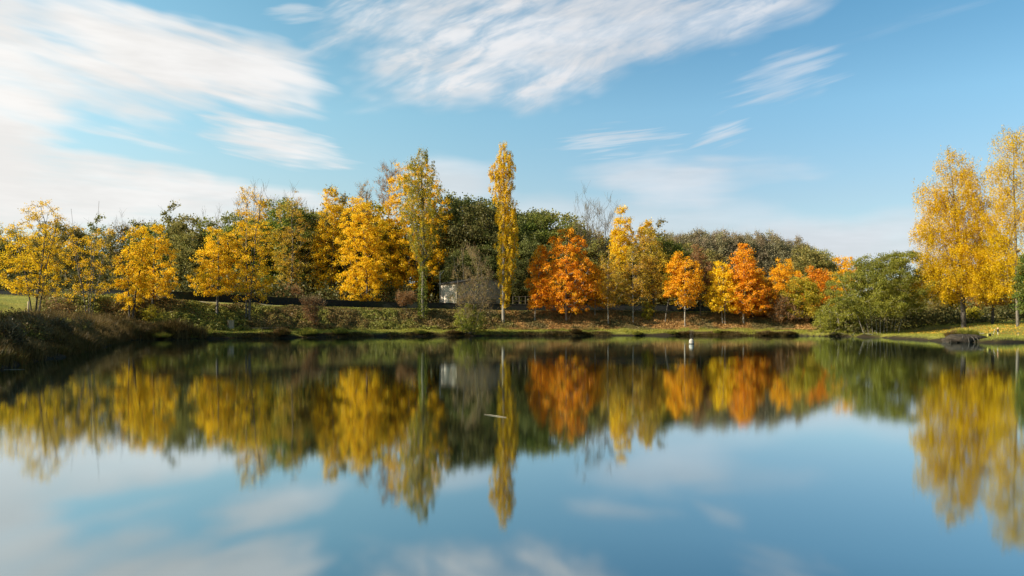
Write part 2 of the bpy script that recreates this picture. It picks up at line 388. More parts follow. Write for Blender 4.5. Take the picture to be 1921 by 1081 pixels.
FARX = np.array([-120, -60, -40, -31.8, -25, -18.6, -10, 3, 14, 25, 33, 40, 60]); FARY = np.array([88, 86, 86, 92, 99, 106, 110.5, 113.5, 114.5, 114.5, 113.5, 112, 108])


_fx = np.arange(-130, 70, 0.5); _fy = np.convolve(np.pad(np.interp(_fx, FARX, FARY), 8, 'edge'), np.ones(17) / 17, 'valid'); _fs = np.sqrt(1 + np.gradient(_fy, _fx) ** 2)


def far_y(x, o=0.0):
    """the far waterline, moved o metres inland"""
    return np.interp(x, _fx, _fy) + o * np.interp(x, _fx, _fs)


def height(x, y):
    x = np.asarray(x, float); sh = x.shape; x = x.ravel(); y = np.asarray(y, float).ravel(); y = np.broadcast_to(y, x.shape)
    d = shore(x, y) + (vnoise(x, y, 2.2, 1) - 0.5) * 0.8
    top = np.interp(x, [-80, -45, -32, -20, 0, 40], [5.0, 4.7, 4.2, 4.0, 3.7, 3.55])
    lip = 0.12 + 0.38 * ss(d, 0.1, 0.7)
    far = lip + 0.35 * ss(d, 0.8, 5) + (top - 0.85) * (0.35 * ss(d, 4.6, 11) + 0.65 * np.clip((d - 5) / 6, 0, 1)) + np.clip(y - 150, 0, 400) * 0.045
    left = 0.12 + 0.75 * ss(d, 0.0, 1.6) + 0.8 * ss(d, 1.5, 6) + 3.2 * ss(d, 6, 22) + np.clip(y - 150, 0, 400) * 0.045
    right = 0.10 + 0.28 * ss(d, 0.0, 0.7) + 1.0 * ss(d, 1, 14) + 0.95 * ss(d, 8, 30) + np.clip(y - 150, 0, 400) * 0.03
    near = 0.1 + 0.1 * ss(d, 0, 1)
    wl = (1 - ss(y, 76, 92)) * (x < 0); wr = ss(x, 41, 50); wn = 1 - ss(y, 4, 14)
    h = far * (1 - wl) + left * wl; h = h * (1 - wr) + right * wr; h = h * (1 - wn) + near * wn
    rough = (vnoise(x, y, 1.3, 5) - 0.5) * 0.22 * ss(d, 3, 6) * (1 - 0.75 * wr) * (1 - 0.6 * wl * ss(d, 8, 12)) + (vnoise(x, y, 9, 9) - 0.5) * 0.35 * ss(d, 6, 12)
    flat = ss(d, 11.0, 11.6) * (1 - ss(d, 17, 19)) * (1 - wl) * (1 - wr)
    h = h + rough * (1 - flat)
    h = np.where(d > 0, h, np.maximum(-1.6, 0.12 + d * 1.2))
    return h.reshape(sh)


def hz(x, y): return float(height(np.array([x]), np.array([y]))[0])


def place(px, py):
    """the spot of ground seen at a photo pixel"""
    D = np.linspace(24, 230, 1400); X = (px - CX) / F * D
    yy = HY - (height(X, D) - CAMH) / D * F
    land = shore(X, D) > 0.3
    k = np.argmax(land & (yy <= py))
    return X[k], D[k], float(height(X[k:k + 1], D[k:k + 1])[0])


def axis(fine0, fine1, step, far0, far1):
    a = list(np.arange(fine0, fine1 + 1e-6, step)); s = step
    while a[-1] < far1: s *= 1.22; a.append(a[-1] + s)
    s = step
    while a[0] > far0: s *= 1.22; a.insert(0, a[0] - s)
    return np.array(a)


gx, gy = axis(-75, 75, 0.5, -4000, 4000), axis(20, 140, 0.4, -400, 6000)
GX, GY = np.meshgrid(gx, gy); GZ = height(GX, GY)
nx, ny = len(gx), len(gy); idx = np.arange(nx * ny).reshape(ny, nx)
gme = mesh('ground', np.stack([GX, GY, GZ], -1), np.stack([idx[:-1, :-1], idx[:-1, 1:], idx[1:, 1:], idx[1:, :-1]], -1).reshape(-1, 4), None, True)
# what grows where: R grass, G leaf litter, B bare mud at the waterline
sdv = shore(GX, GY); xf, yf = GX.ravel(), GY.ravel()
wl = (1 - ss(yf, 68, 90)) * (xf < 0); wr = ss(xf, 41, 50)
emb = ss(sdv, 3.2, 4.8) * (1 - ss(sdv, 10.6, 11.2)) * (1 - wl) * (1 - wr)
lit = np.clip(emb + 0.55 * wl * ss(sdv, 3, 8) * ss(vnoise(xf, yf, 4, 3), 0.35, 0.7) + ss(sdv, 17, 20) * (1 - wr) * (1 - wl), 0, 1)
lit = np.maximum(lit, wl * (1 - ss(sdv, 5.5, 8)))
lit = np.maximum(lit, (xf < 0) * (1 - ss(yf, 92, 96)) * ss(xf + 0.60 * yf, -1, 2) * ss(sdv, 4.5, 6) * (sdv > 0))
lit = np.maximum(lit, wr * (ss(sdv, 4.5, 6.5) * (1 - ss(sdv, 9, 13)) * 0.75))
mud = (1 - ss(sdv, 0.3, 0.75)); ca = np.zeros((nx * ny, 4), np.float32)
ca[:, 0] = 1 - lit; ca[:, 1] = lit; ca[:, 2] = mud; ca[:, 3] = 1
at = gme.color_attributes.new('cover', 'FLOAT_COLOR', 'POINT'); at.data.foreach_set('color', ca.ravel())
m, n, out = mat_base('ground_cover')
cv = n.n('ShaderNodeVertexColor', layer_name='cover'); sx = n.n('ShaderNodeSeparateColor'); m.node_tree.links.new(cv.outputs[0], sx.inputs[0])
geo = n.n('ShaderNodeNewGeometry'); pos = geo.outputs['Position']
n1, n2, n3 = n.noise(pos, 0.5, 5.0, 0.6), n.noise(pos, 4.0, 4.0, 0.7), n.noise(pos, 1.4, 4.0, 0.6)
grass = n.mix(n.sstep(n1, 0.35, 0.65), (0.16, 0.165, 0.026), (0.25, 0.22, 0.036))
grass = n.mix(n.sstep(n2, 0.58, 0.72), grass, (0.30, 0.19, 0.05))
litc = n.mix(n.sstep(n2, 0.36, 0.66), (0.10, 0.062, 0.028), (0.28, 0.15, 0.055))
litc = n.mix(n.sstep(n3, 0.55, 0.7), litc, (0.09, 0.085, 0.028))
cc = n.mix(n.m('ADD', sx.outputs[1], n.mul(n.sub(n3, 0.5), 0.6), clamp=True), grass, litc)
cc = n.mix(sx.outputs[2], cc, (0.026, 0.018, 0.009))
p = n.n('ShaderNodeBsdfPrincipled'); n.put(p.inputs['Base Color'], cc); p.inputs['Roughness'].default_value = 0.95; p.inputs['Specular IOR Level'].default_value = 0.1
b = n.n('ShaderNodeBump'); b.inputs['Strength'].default_value = 0.7; b.inputs['Distance'].default_value = 0.12; n.put(b.inputs['Height'], n2)
m.node_tree.links.new(b.outputs[0], p.inputs['Normal']); m.node_tree.links.new(p.outputs[0], out.inputs[0])
gme.materials.append(m)
tag(link('ground', gme), kind='structure')

# ------------------------------------------------------------------ water
m, n, out = mat_base('lake_water')
geo = n.n('ShaderNodeNewGeometry')
gl = n.n('ShaderNodeBsdfGlossy', distribution='BECKMANN'); gl.inputs['Color'].default_value = (0.82, 0.95, 1.0, 1)
gl.inputs['Roughness'].default_value = 0.060
df = n.n('ShaderNodeBsdfDiffuse'); df.inputs['Color'].default_value = (0.004, 0.006, 0.005, 1)
mpw = n.n('ShaderNodeMapping'); mpw.inputs['Scale'].default_value = (.03, .11, 1); mpw.inputs['Rotation'].default_value = (0, 0, .25); m.node_tree.links.new(geo.outputs['Position'], mpw.inputs[0])
n.put(gl.inputs['Roughness'], n.sstep(n.noise(mpw.outputs[0], 1.0, 4.0, 0.6), 0.35, 0.68, 0.050, 0.072))
fr = n.n('ShaderNodeFresnel'); fr.inputs['IOR'].default_value = 1.33
mx = n.n('ShaderNodeMixShader'); n.put(mx.inputs[0], n.sstep(fr.outputs[0], 0.1, 0.6, 0.48, 0.90))
m.node_tree.links.new(df.outputs[0], mx.inputs[1]); m.node_tree.links.new(gl.outputs[0], mx.inputs[2]); m.node_tree.links.new(mx.outputs[0], out.inputs[0])
wm = mesh('lake_water', [(-60, -10, 0), (110, -10, 0), (110, 130, 0), (-60, 130, 0)], [(0, 1, 2, 3)], 'lake_water')
tag(link('lake_water', wm), kind='structure')

# ------------------------------------------------------------------ path on top of the embankment, dark wall behind it
rough_mat('path_gravel', (0.30, 0.24, 0.16), (0.42, 0.34, 0.23), 6, bump=0.2, cc=(0.20, 0.20, 0.06), cs=0.8)
px_ = np.arange(-110, 46, 0.6); py0 = far_y(px_, 11.6); py1 = far_y(px_, 14.2)
pv = np.concatenate([np.stack([px_, py0, np.zeros_like(px_)], 1), np.stack([px_, py1, np.zeros_like(px_)], 1)])
pv[:, 2] = height(pv[:, 0], pv[:, 1]) + 0.05
k = len(px_); i = np.arange(k - 1)
tag(link('path', mesh('path', pv, np.stack([i, i + 1, i + 1 + k, i + k], 1), 'path_gravel')), kind='structure')

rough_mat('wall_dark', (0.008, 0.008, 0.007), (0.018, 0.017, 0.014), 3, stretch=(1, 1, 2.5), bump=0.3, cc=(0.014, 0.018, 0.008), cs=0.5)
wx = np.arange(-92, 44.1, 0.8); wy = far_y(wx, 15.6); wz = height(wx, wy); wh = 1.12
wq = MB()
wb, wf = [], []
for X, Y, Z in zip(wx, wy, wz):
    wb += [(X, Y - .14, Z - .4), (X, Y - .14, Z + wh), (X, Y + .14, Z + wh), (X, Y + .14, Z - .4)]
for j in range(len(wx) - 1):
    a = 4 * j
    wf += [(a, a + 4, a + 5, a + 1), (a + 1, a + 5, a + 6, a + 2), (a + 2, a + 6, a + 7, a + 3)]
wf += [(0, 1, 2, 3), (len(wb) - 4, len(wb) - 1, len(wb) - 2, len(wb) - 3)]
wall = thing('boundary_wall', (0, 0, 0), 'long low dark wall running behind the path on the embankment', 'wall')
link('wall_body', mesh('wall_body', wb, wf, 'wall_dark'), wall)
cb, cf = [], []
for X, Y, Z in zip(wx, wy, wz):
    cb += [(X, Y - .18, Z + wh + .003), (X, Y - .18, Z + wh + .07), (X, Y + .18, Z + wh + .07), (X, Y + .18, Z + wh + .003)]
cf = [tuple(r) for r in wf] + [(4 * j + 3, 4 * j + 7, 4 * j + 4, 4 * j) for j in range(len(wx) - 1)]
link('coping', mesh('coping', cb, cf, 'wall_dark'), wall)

# ------------------------------------------------------------------ trees


def skeleton(rng, stems, clumps, r0, root_r, jit=0.18, up=0.35):
    """stems: list of polylines; every clump is joined to the nearest limb below it; limb radii follow what they carry"""
    P, par = [], []
    for st in stems:
        last = -1 if not P else 0
        for q in (st if not P else st[1:]):
            P.append(np.array(q, float)); par.append(last); last = len(P) - 1
    nst = len(P); P = list(P)
    arr = np.zeros((nst + len(clumps) * 3, 3)); arr[:nst] = P; cnt = nst; par = par + [0] * (len(clumps) * 3)
    st0 = arr[:nst]
    dist = np.min(np.linalg.norm(clumps[:, None, :] - st0[None], axis=2), 1)
    ends = []
    for c in clumps[np.argsort(dist)]:
        q = arr[:cnt]; dv = c - q; d = np.linalg.norm(dv, axis=1); hor = np.hypot(dv[:, 0], dv[:, 1])
        cost = d + 2.0 * np.maximum(0, up * hor - dv[:, 2])
        k = int(np.argmin(cost)); a = arr[k]
        L = d[k]; prev = k
        for t in (0.35, 0.7, 1.0):
            w = a + (c - a) * t + (rng.normal(size=3) * L * jit * 0.35 if t < 1 else 0)
            w = w + np.array([0, 0, -0.10 * L * math.sin(math.pi * t)])
            arr[cnt] = w; par[cnt] = prev; prev = cnt; cnt += 1
        ends.append(prev)
    P = arr[:cnt]; par = np.array(par[:cnt])
    acc = np.zeros(cnt); child = np.zeros(cnt, bool)
    child[par[par >= 0]] = True; acc[~child] = r0 ** 2.0
    for k in range(cnt - 1, -1, -1):        # children always follow their parents
        if acc[k] == 0: acc[k] = r0 ** 2.0
        if par[k] >= 0: acc[par[k]] += acc[k]
    rad = acc ** (1 / 2.0)
    ex = min(1.3, max(0.6, math.log(root_r / r0) / max(0.2, math.log(rad[0] / r0)))); rad = r0 * (rad / r0) ** ex
    kids = np.nonzero(par >= 0)[0]
    pr = np.minimum(rad[par[kids]], rad[kids] * 1.5)
    return P[par[kids]], P[kids], pr, rad[kids], P


def grow(rng, rows, stems, n_clump, leaves, size, sig, trunk_r, mode='round', outer=0.45, r0=0.014, gap=0.0, twigs=0, twig_len=0.7, thin_top=0.0, depth=1.0, steep=0.35):
    """rows: (z, x centre, radius) from top to bottom -> branch arrays and leaf positions"""
    rows = sorted(rows); z = np.array([r[0] for r in rows]); xc = np.array([r[1] for r in rows]); rr = np.array([r[2] for r in rows])
    zz = np.linspace(z[0], z[-1], 200); RR = np.interp(zz, z, rr) + 1e-3
    pdf = np.cumsum(RR ** 1.55); pdf /= pdf[-1]
    cz = np.interp(rng.random(n_clump * 2), pdf, zz); a = rng.uniform(0, 2 * math.pi, n_clump * 2)
    lob = 1 + 0.20 * np.sin(3 * a + 1.7 * cz + rng.uniform(0, 6)) + 0.14 * np.sin(5 * a - 2.3 * cz)
    rad = np.interp(cz, z, rr) * rng.random(n_clump * 2) ** outer * np.clip(lob, 0.55, 1.15)
    C = np.stack([np.interp(cz, z, xc) + rad * np.cos(a), rad * np.sin(a) * depth, cz], 1)
    if gap:
        keep = vnoise(C[:, 0] + 31 * C[:, 1], C[:, 2], 1.6, rng.integers(0, 99)) > gap * 0.6
        C = C[keep]
    C = C[:n_clump]
    p0, p1, ra, rb, nodes = skeleton(rng, stems, C, r0, trunk_r, up=1.3 if mode == 'column' else steep)
    lv = None
    if leaves:
        w = np.ones(len(C))
        if thin_top: w = 1 - thin_top * ss(C[:, 2], z[0] + (z[-1] - z[0]) * 0.6, z[-1])
        cnt = np.maximum(1, rng.poisson(1.15 * leaves * w * rng.uniform(0.45, 1.55, len(C))))
        ci = np.repeat(np.arange(len(C)), cnt); nl = len(ci)
        sg = (0.84 * sig * rng.uniform(0.7, 1.35, len(C)))[ci][:, None]
        off = rng.normal(size=(nl, 3)) * sg * np.array([1, 1, 0.72])
        if mode == 'weep':
            strand = rng.integers(0, 14, nl) + ci * 14
            so = rng.normal(size=(len(C) * 14, 3)) * sig * np.array([1, 1, .7]); sl = rng.uniform(0.25, 1.0, len(C) * 14)
            t = rng.random(nl); L = sig * 3.8
            off = so[strand] + rng.normal(size=(nl, 3)) * 0.10; off[:, 2] -= t * sl[strand] * L
        if mode == 'column': off = rng.normal(size=(nl, 3)) * sg * np.array([.62, .62, 1.5])
        lv = C[ci] + off
    tw = None
    if twigs:
        ci = np.repeat(np.arange(len(C)), twigs); k = len(ci)
        dirs = unit(rng.normal(size=(k, 3)) * np.array([.55, .55, .4]) + np.array([0, 0, 0.9]) + unit(C[ci] - C.mean(0)) * 0.35)
        L = rng.uniform(0.4, 1.0, k)[:, None] * twig_len
        st = C[ci] + rng.normal(size=(k, 3)) * 0.12
        tw = (st, st + dirs * L, np.full(k, r0 * 0.75), np.full(k, r0 * 0.4))
    return (p0, p1, ra, rb), lv, tw


def stem_line(rng, x0, z0, xt, zt, bend=0.02, y0=0.0, yt=0.0, k=9):
    t = np.linspace(0, 1, k); L = zt - z0
    w = np.cumsum(rng.normal(size=(k, 2)) * bend * L / k ** .5, 0) * t[:, None] ** .5 * 0.5
    return [(x0 + (xt - x0) * a ** 1.2 + w[i, 0], y0 + (yt - y0) * a + w[i, 1], z0 + L * a) for i, a in enumerate(t)]


def crown_mesh(v, f, leaf, tw, twig_mat):
    """leaves and thin twigs of one crown"""
    if tw is None: return mesh('crown', v, f, leaf)
    tv, tf = tubes(*tw, k=4); tf = tf.reshape(-1, 4)
    if v is None: return mesh('crown', tv, tf, twig_mat)
    me = mesh('crown', np.concatenate([v, tv]), np.concatenate([f, tf + len(v)]), leaf); me.materials.append(MATS[twig_mat])
    me.polygons.foreach_set('material_index', np.concatenate([np.zeros(len(f), np.int32), np.ones(len(tf), np.int32)]))
    return me


SEED = [100]


def make_tree(name, label, cat, xb, yb, rows, leaf, bark='bark_grey', clumps=90, leaves=70, size=0.2, sig=0.42, trunk=0.14, mode='round', D=None, group=None,
              stems=None, bend=0.03, twigs=0, twig_mat='twig_grey', twig_len=0.7, gap=0.0, thin_top=0.0, outer=0.45, ivy=None, depth=1.0, r0=0.014, top=0.93, slim=0.46, up=0.0):
    """one tree or shrub of the photograph: rooted where its foot is seen, its crown as wide and deep as its outline"""
    SEED[0] += 1; rng = np.random.default_rng(SEED[0])
    if D is None: X, Dd, Z = place(xb, yb)
    else: Dd = D; X = (xb - CX) / F * D; Z = hz(X, D)
    k = Dd / F
    rw = [(CAMH + (HY - y) * k - Z, ((xl + xr) / 2 - xb) * k, (xr - xl) / 2 * k) for y, xl, xr in rows]
    ztop = max(r[0] for r in rw); zlo = min(r[0] for r in rw)
    srows = sorted(rw); zc = [r[0] for r in srows]; xcs = [r[1] for r in srows]
    if stems is None: stems = [(0.0, top, None)]
    sl = []
    for s in stems:                 # (offset px at the foot, share of the height, px at its head)
        zt = ztop * s[1]; xt = np.interp(zt, zc, xcs) if s[2] is None else (s[2] - xb) * k
        yy = rng.uniform(-.6, .6) * (len(stems) > 1)
        sl.append([(0, 0, -0.3)] + stem_line(rng, s[0] * k, 0.05, xt, zt, bend, yy * .15, yy * 2))
    if mode != 'weep': size, leaves, clumps, sig, gap = size * 0.74, leaves * 0.92, int(clumps * 1.9), sig * 0.70, gap and gap + 0.12
    br, lv, tw = grow(rng, rw, sl, clumps, leaves, size, sig, trunk, mode, outer, r0, gap, twigs, twig_len, thin_top, depth)
    root = thing(name, (X, Dd, Z), label, cat, group)
    v, f = tubes(*br, k=6)
    link('trunk', mesh('trunk', v, f, bark, True), root)
    if lv is not None:
        lv = lv[lv[:, 2] > 0.05]
        ax = np.array([[0, 0, -1.0]]) if mode == 'weep' else None
        v, f = leaf_quads(lv, 1.15 * size * rng.uniform(0.6, 1.3, len(lv)), rng, up, slim, ax)
    link('crown', crown_mesh(v if lv is not None else None, f if lv is not None else None, leaf, tw, twig_mat), root)
    if ivy:
        z0, z1, n_, rad = ivy
        t = rng.random(n_) ** 1.1; st = np.array(sl[0]); zz = z0 + (z1 - z0) * t
        a = rng.uniform(0, 2 * math.pi, n_); rr = (rad * (1 - 0.45 * t) + trunk * .6) * (0.75 + 0.5 * vnoise(a * 2, zz, 0.9, 4)) * rng.uniform(.7, 1.15, n_)
        c = np.stack([np.interp(zz, st[:, 2], st[:, 0]) + rr * np.cos(a), np.interp(zz, st[:, 2], st[:, 1]) + rr * np.sin(a), zz], 1)
        v, f = leaf_quads(c, 0.17 * rng.uniform(.6, 1.3, n_), rng)
        link('ivy', mesh('ivy', v, f, 'leaf_ivy'), root)
    return root


T = make_tree
# --- left bank
T('maple_tree', 'yellow many-stemmed maple beside the upright post on the left lawn', 'tree', 66, 592,
  [(374, 70, 92), (395, 30, 110), (430, 0, 118), (480, -14, 122), (520, -8, 112), (556, 25, 100)], 'leaf_yellow', 'bark_dark', 150, 50, .13, .30, .11,
  stems=[(0, .9, 78), (-6, .8, 30), (5, .85, 100), (9, .7, 112)], thin_top=.45, gap=.5)
T('maple_tree', 'thin leaning yellow tree with bare pale forked stems above the reeds', 'tree', 166, 603,
  [(425, 120, 200), (450, 108, 225), (500, 105, 232), (540, 105, 225), (565, 112, 180)], 'leaf_yellow', 'bark_grey', 85, 36, .13, .30, .09,
  stems=[(0, 1.0, 176), (-3, .98, 122), (-2, .92, 150), (4, .9, 205), (1, 1.28, 177), (-3, 1.2, 134)], bend=.05, gap=.55)
T('maple_tree', 'small golden maple with drooping lower leaves nearest the reedy corner of the bank', 'tree', 243, 592,
  [(425, 243, 275), (455, 228, 285), (500, 222, 285), (535, 220, 282), (565, 224, 275), (585, 226, 246)], 'leaf_yellow', 'bark_dark', 85, 60, .17, .34, .15,
  stems=[(0, .9, 250), (5, .8, 268)], thin_top=.3, gap=.55, D=90)
T('maple_tree', 'small golden maple growing on the bank between a drooping maple and dark green woods', 'tree', 287, 577,
  [(420, 275, 305), (450, 268, 318), (490, 262, 330), (530, 258, 336), (560, 270, 318)], 'leaf_yellow', 'bark_dark', 85, 58, .17, .34, .15, gap=.55, thin_top=.3, D=95)
T('maple_tree', 'rounded yellow maple on the embankment above the square wooden block', 'tree', 407, 592,
  [(428, 392, 425), (460, 378, 438), (500, 362, 440), (525, 354, 448), (552, 372, 436)], 'leaf_yellow', 'bark_grey', 95, 62, .18, .36, .16, gap=.45)
T('poplar_tree', 'tall airy yellow tree with twin stems and thin double top on the embankment', 'tree', 465, 600,
  [(345, 455, 470), (375, 438, 506), (410, 442, 508), (440, 430, 515), (490, 424, 520), (530, 432, 515), (565, 444, 498)], 'leaf_yellow', 'bark_grey', 150, 48, .17, .38, .17,
  stems=[(-4, .97, 461), (3, .97, 492), (0, .7, 478)], thin_top=.62, gap=.5, twigs=2)
# --- behind the wall, left half
T('alder_tree', 'half bare olive tree with straight grey trunk between two yellow poplars', 'tree', 548, 572,
  [(356, 538, 556), (385, 520, 575), (430, 512, 584), (480, 515, 584), (540, 520, 580)], 'leaf_rust', 'bark_grey', 120, 34, .2, .45, .17, D=131, twigs=4, twig_mat='twig_tan', gap=.4)
T('poplar_tree', 'straight grey trunked poplar with green top and yellow lower leaves', 'tree', 622, 566,
  [(356, 612, 632), (390, 602, 646), (430, 592, 646), (470, 584, 640), (520, 580, 632), (545, 590, 626)], 'leaf_gold', 'bark_grey', 140, 50, .22, .45, .17, D=134, twigs=3, gap=.4)
T('poplar_tree', 'broad bright yellow poplar hanging over the dark wall left of the taller yellow one', 'tree', 690, 567,
  [(372, 664, 700), (400, 642, 716), (450, 634, 722), (500, 630, 724), (540, 632, 722), (563, 640, 716)], 'leaf_gold', 'bark_grey', 190, 62, .24, .46, .18, D=127, gap=.45, outer=.4)
T('poplar_tree', 'largest bright yellow poplar, dense crown right behind the ivy clad tree', 'tree', 762, 560,
  [(310, 752, 812), (345, 730, 826), (390, 716, 838), (440, 704, 842), (490, 700, 840), (530, 704, 838), (562, 712, 815)], 'leaf_gold', 'bark_dark', 320, 66, .24, .48, .24, D=141, gap=.4, outer=.4)
T('bare_tree', 'bare topped poplar with thin upswept branches above the yellow crowns', 'tree', 728, 560,
  [(302, 712, 742), (340, 706, 758), (390, 712, 752)], 'leaf_yellow_tan', 'bark_grey', 70, 8, .2, .4, .12, D=146, twigs=9, twig_mat='twig_tan', twig_len=1.3)
T('bare_tree', 'bare topped slender poplar beside the straight grey trunked poplar', 'tree', 684, 560,
  [(345, 672, 696), (380, 668, 700), (430, 674, 700)], 'leaf_yellow_tan', 'bark_grey', 50, 8, .2, .4, .13, D=137, twigs=8, twig_mat='twig_tan', twig_len=1.2)
T('poplar_tree', 'tall olive gold poplar with a green ivy clad trunk at the water side', 'tree', 794, 599,
  [(284, 784, 804), (310, 761, 815), (350, 750, 829), (400, 752, 831), (440, 760, 828), (480, 772, 816), (505, 782, 806)], 'leaf_olive_gold', 'bark_grey', 190, 46, .18, .36, .26,
  mode='column', twigs=3, ivy=(0, 9.0, 1700, .55), gap=.35, outer=.6)
# --- middle
T('poplar_tree', 'very tall slim golden columnar poplar standing alone on the bank', 'tree', 944, 605,
  [(268, 939, 949), (285, 931, 961), (320, 920, 968), (350, 919, 966), (368, 923, 964), (385, 928, 970), (420, 929, 972), (460, 931, 974), (500, 933, 970), (540, 936, 962), (575, 940, 953)],
  'leaf_poplar', 'bark_pale', 300, 60, .17, .29, .26, mode='column', gap=.3, outer=.55, bend=.01, top=.97)
T('bare_tree', 'grey brown almost leafless shrub tree at the water edge hiding the hut', 'shrub', 876, 626,
  [(458, 868, 884), (490, 850, 915), (530, 846, 930), (570, 842, 934), (600, 856, 915)], 'leaf_grey_brown', 'bark_grey', 120, 20, .13, .4, .10,
  stems=[(0, .95, 872), (-8, .85, 852), (8, .85, 905), (14, .7, 925)], twigs=6, twig_mat='twig_tan', twig_len=1.1, bend=.05)
T('willow_shrub', 'low green leafy bush at the foot of the leafless shrub tree', 'shrub', 874, 627,
  [(572, 862, 888), (592, 852, 904), (612, 850, 910), (624, 856, 904)], 'leaf_willow', 'bark_grey', 90, 42, .15, .32, .05, stems=[(0, .8, 870), (-6, .8, 860), (8, .8, 896)])
T('maple_tree', 'narrow orange maple touching the biggest orange maple', 'tree', 1003, 601,
  [(462, 1004, 1022), (485, 996, 1030), (515, 989, 1032), (545, 990, 1030), (578, 992, 1020)], 'leaf_orange', 'bark_pale', 95, 62, .2, .36, .11, gap=.35)
T('maple_tree', 'biggest bright orange maple with a broad crown right of the tall poplar', 'tree', 1062, 602,
  [(428, 1056, 1072), (450, 1036, 1092), (475, 1020, 1104), (510, 1012, 1118), (545, 1010, 1126), (570, 1016, 1118), (584, 1030, 1100)], 'leaf_orange', 'bark_pale', 240, 56, .21, .38, .17, gap=.6, outer=.4)
T('maple_tree', 'half hidden orange and yellow maple at the skirt of the biggest orange maple', 'tree', 1116, 592,
  [(500, 1108, 1124), (525, 1096, 1136), (555, 1094, 1142), (575, 1104, 1138)], 'leaf_orange_yellow', 'bark_pale', 70, 60, .2, .36, .11, gap=.4)
T('maple_tree', 'sparse olive yellow young tree with bare lower twigs on the leafy slope', 'tree', 1141, 610,
  [(462, 1130, 1146), (490, 1122, 1160), (520, 1118, 1170), (550, 1120, 1168), (575, 1126, 1160)], 'leaf_rust', 'bark_pale', 85, 30, .18, .38, .1, twigs=3, twig_mat='twig_tan', gap=.45)
T('maple_tree', 'sparse rust brown young tree with straight trunk left of the little yellow bush', 'tree', 1188, 606,
  [(462, 1180, 1196), (490, 1170, 1208), (520, 1162, 1214), (550, 1158, 1216), (570, 1164, 1210)], 'leaf_rust', 'bark_pale', 90, 34, .18, .38, .1, twigs=3, twig_mat='twig_tan', gap=.4)
T('maple_tree', 'taller brown gold tree right behind the little yellow bush', 'tree', 1227, 597,
  [(425, 1206, 1228), (455, 1198, 1238), (490, 1196, 1244), (530, 1200, 1246), (560, 1206, 1242)], 'leaf_rust', 'bark_dark', 115, 34, .19, .4, .14, twigs=3, twig_mat='twig_tan', gap=.4)
T('yellow_shrub', 'little bright yellow green bush alone on the leaf covered slope', 'shrub', 1213, 602,
  [(564, 1209, 1219), (578, 1204, 1228), (592, 1204, 1228), (598, 1208, 1222)], 'leaf_yellow_green', 'bark_dark', 40, 34, .14, .26, .03)
T('maple_tree', 'slim yellow maple with bare leaning trunk beside an orange young maple', 'tree', 1248, 606,
  [(475, 1262, 1280), (500, 1250, 1290), (530, 1244, 1284), (556, 1244, 1272)], 'leaf_orange_yellow', 'bark_grey', 75, 56, .19, .35, .09, gap=.4)
T('maple_tree', 'orange young maple whose trunk stands straight behind the float', 'tree', 1285, 613,
  [(484, 1278, 1300), (505, 1266, 1314), (535, 1260, 1320), (562, 1264, 1312), (576, 1274, 1304)], 'leaf_orange_yellow', 'bark_pale', 105, 52, .19, .36, .11, gap=.4)
T('maple_tree', 'sparse brown tree with leaning trunk between orange and yellow maples', 'tree', 1314, 594,
  [(462, 1300, 1318), (490, 1294, 1332), (525, 1296, 1340), (562, 1300, 1336)], 'leaf_brown', 'bark_grey', 95, 34, .19, .4, .11, twigs=4, twig_mat='twig_tan')
T('maple_tree', 'bright yellow maple with slim double trunk leaning on the orange pyramid maple', 'tree', 1360, 608,
  [(492, 1342, 1364), (515, 1332, 1376), (545, 1322, 1390), (570, 1318, 1396), (582, 1330, 1380)], 'leaf_gold', 'bark_pale', 125, 62, .2, .36, .1, stems=[(0, .9, None), (-4, .6, 1352)], gap=.35)
T('maple_tree', 'tall pyramid shaped orange maple in front of the grey far wood', 'tree', 1395, 608,
  [(458, 1388, 1402), (480, 1374, 1416), (510, 1366, 1428), (545, 1364, 1438), (575, 1368, 1440), (590, 1380, 1426)], 'leaf_orange', 'bark_pale', 190, 58, .2, .36, .14, gap=.42)
T('maple_tree', 'deep orange maple partly hidden by the pyramid shaped maple', 'tree', 1412, 600,
  [(505, 1414, 1432), (535, 1402, 1448), (565, 1398, 1462), (590, 1404, 1458)], 'leaf_deep_orange', 'bark_grey', 110, 62, .2, .38, .12, gap=.25)
T('maple_tree', 'orange topped yellow tree behind the dark purple brown shrub', 'tree', 1472, 585,
  [(488, 1458, 1484), (510, 1444, 1500), (540, 1440, 1502), (575, 1446, 1496)], 'leaf_orange_yellow', 'bark_dark', 110, 58, .21, .4, .13, D=131)
T('maple_tree', 'orange round tree right behind the yellow green bush', 'tree', 1528, 590,
  [(498, 1516, 1540), (520, 1500, 1560), (555, 1498, 1566), (585, 1506, 1558)], 'leaf_deep_orange', 'bark_dark', 120, 58, .21, .4, .13, D=127)
T('maple_tree', 'golden orange tree peeping out behind the big green willow', 'tree', 1582, 592,
  [(482, 1572, 1606), (510, 1560, 1616), (550, 1556, 1612), (585, 1560, 1600)], 'leaf_orange_yellow', 'bark_dark', 90, 56, .21, .4, .13, D=124)
T('yellow_shrub', 'rounded yellow green bush in front of the orange round tree', 'shrub', 1502, 604,
  [(522, 1484, 1516), (545, 1468, 1540), (575, 1466, 1550), (598, 1474, 1544)], 'leaf_yellow_green', 'bark_dark', 150, 54, .19, .42, .07, stems=[(0, .8, 1500), (-8, .8, 1484), (8, .8, 1520)], outer=.38)
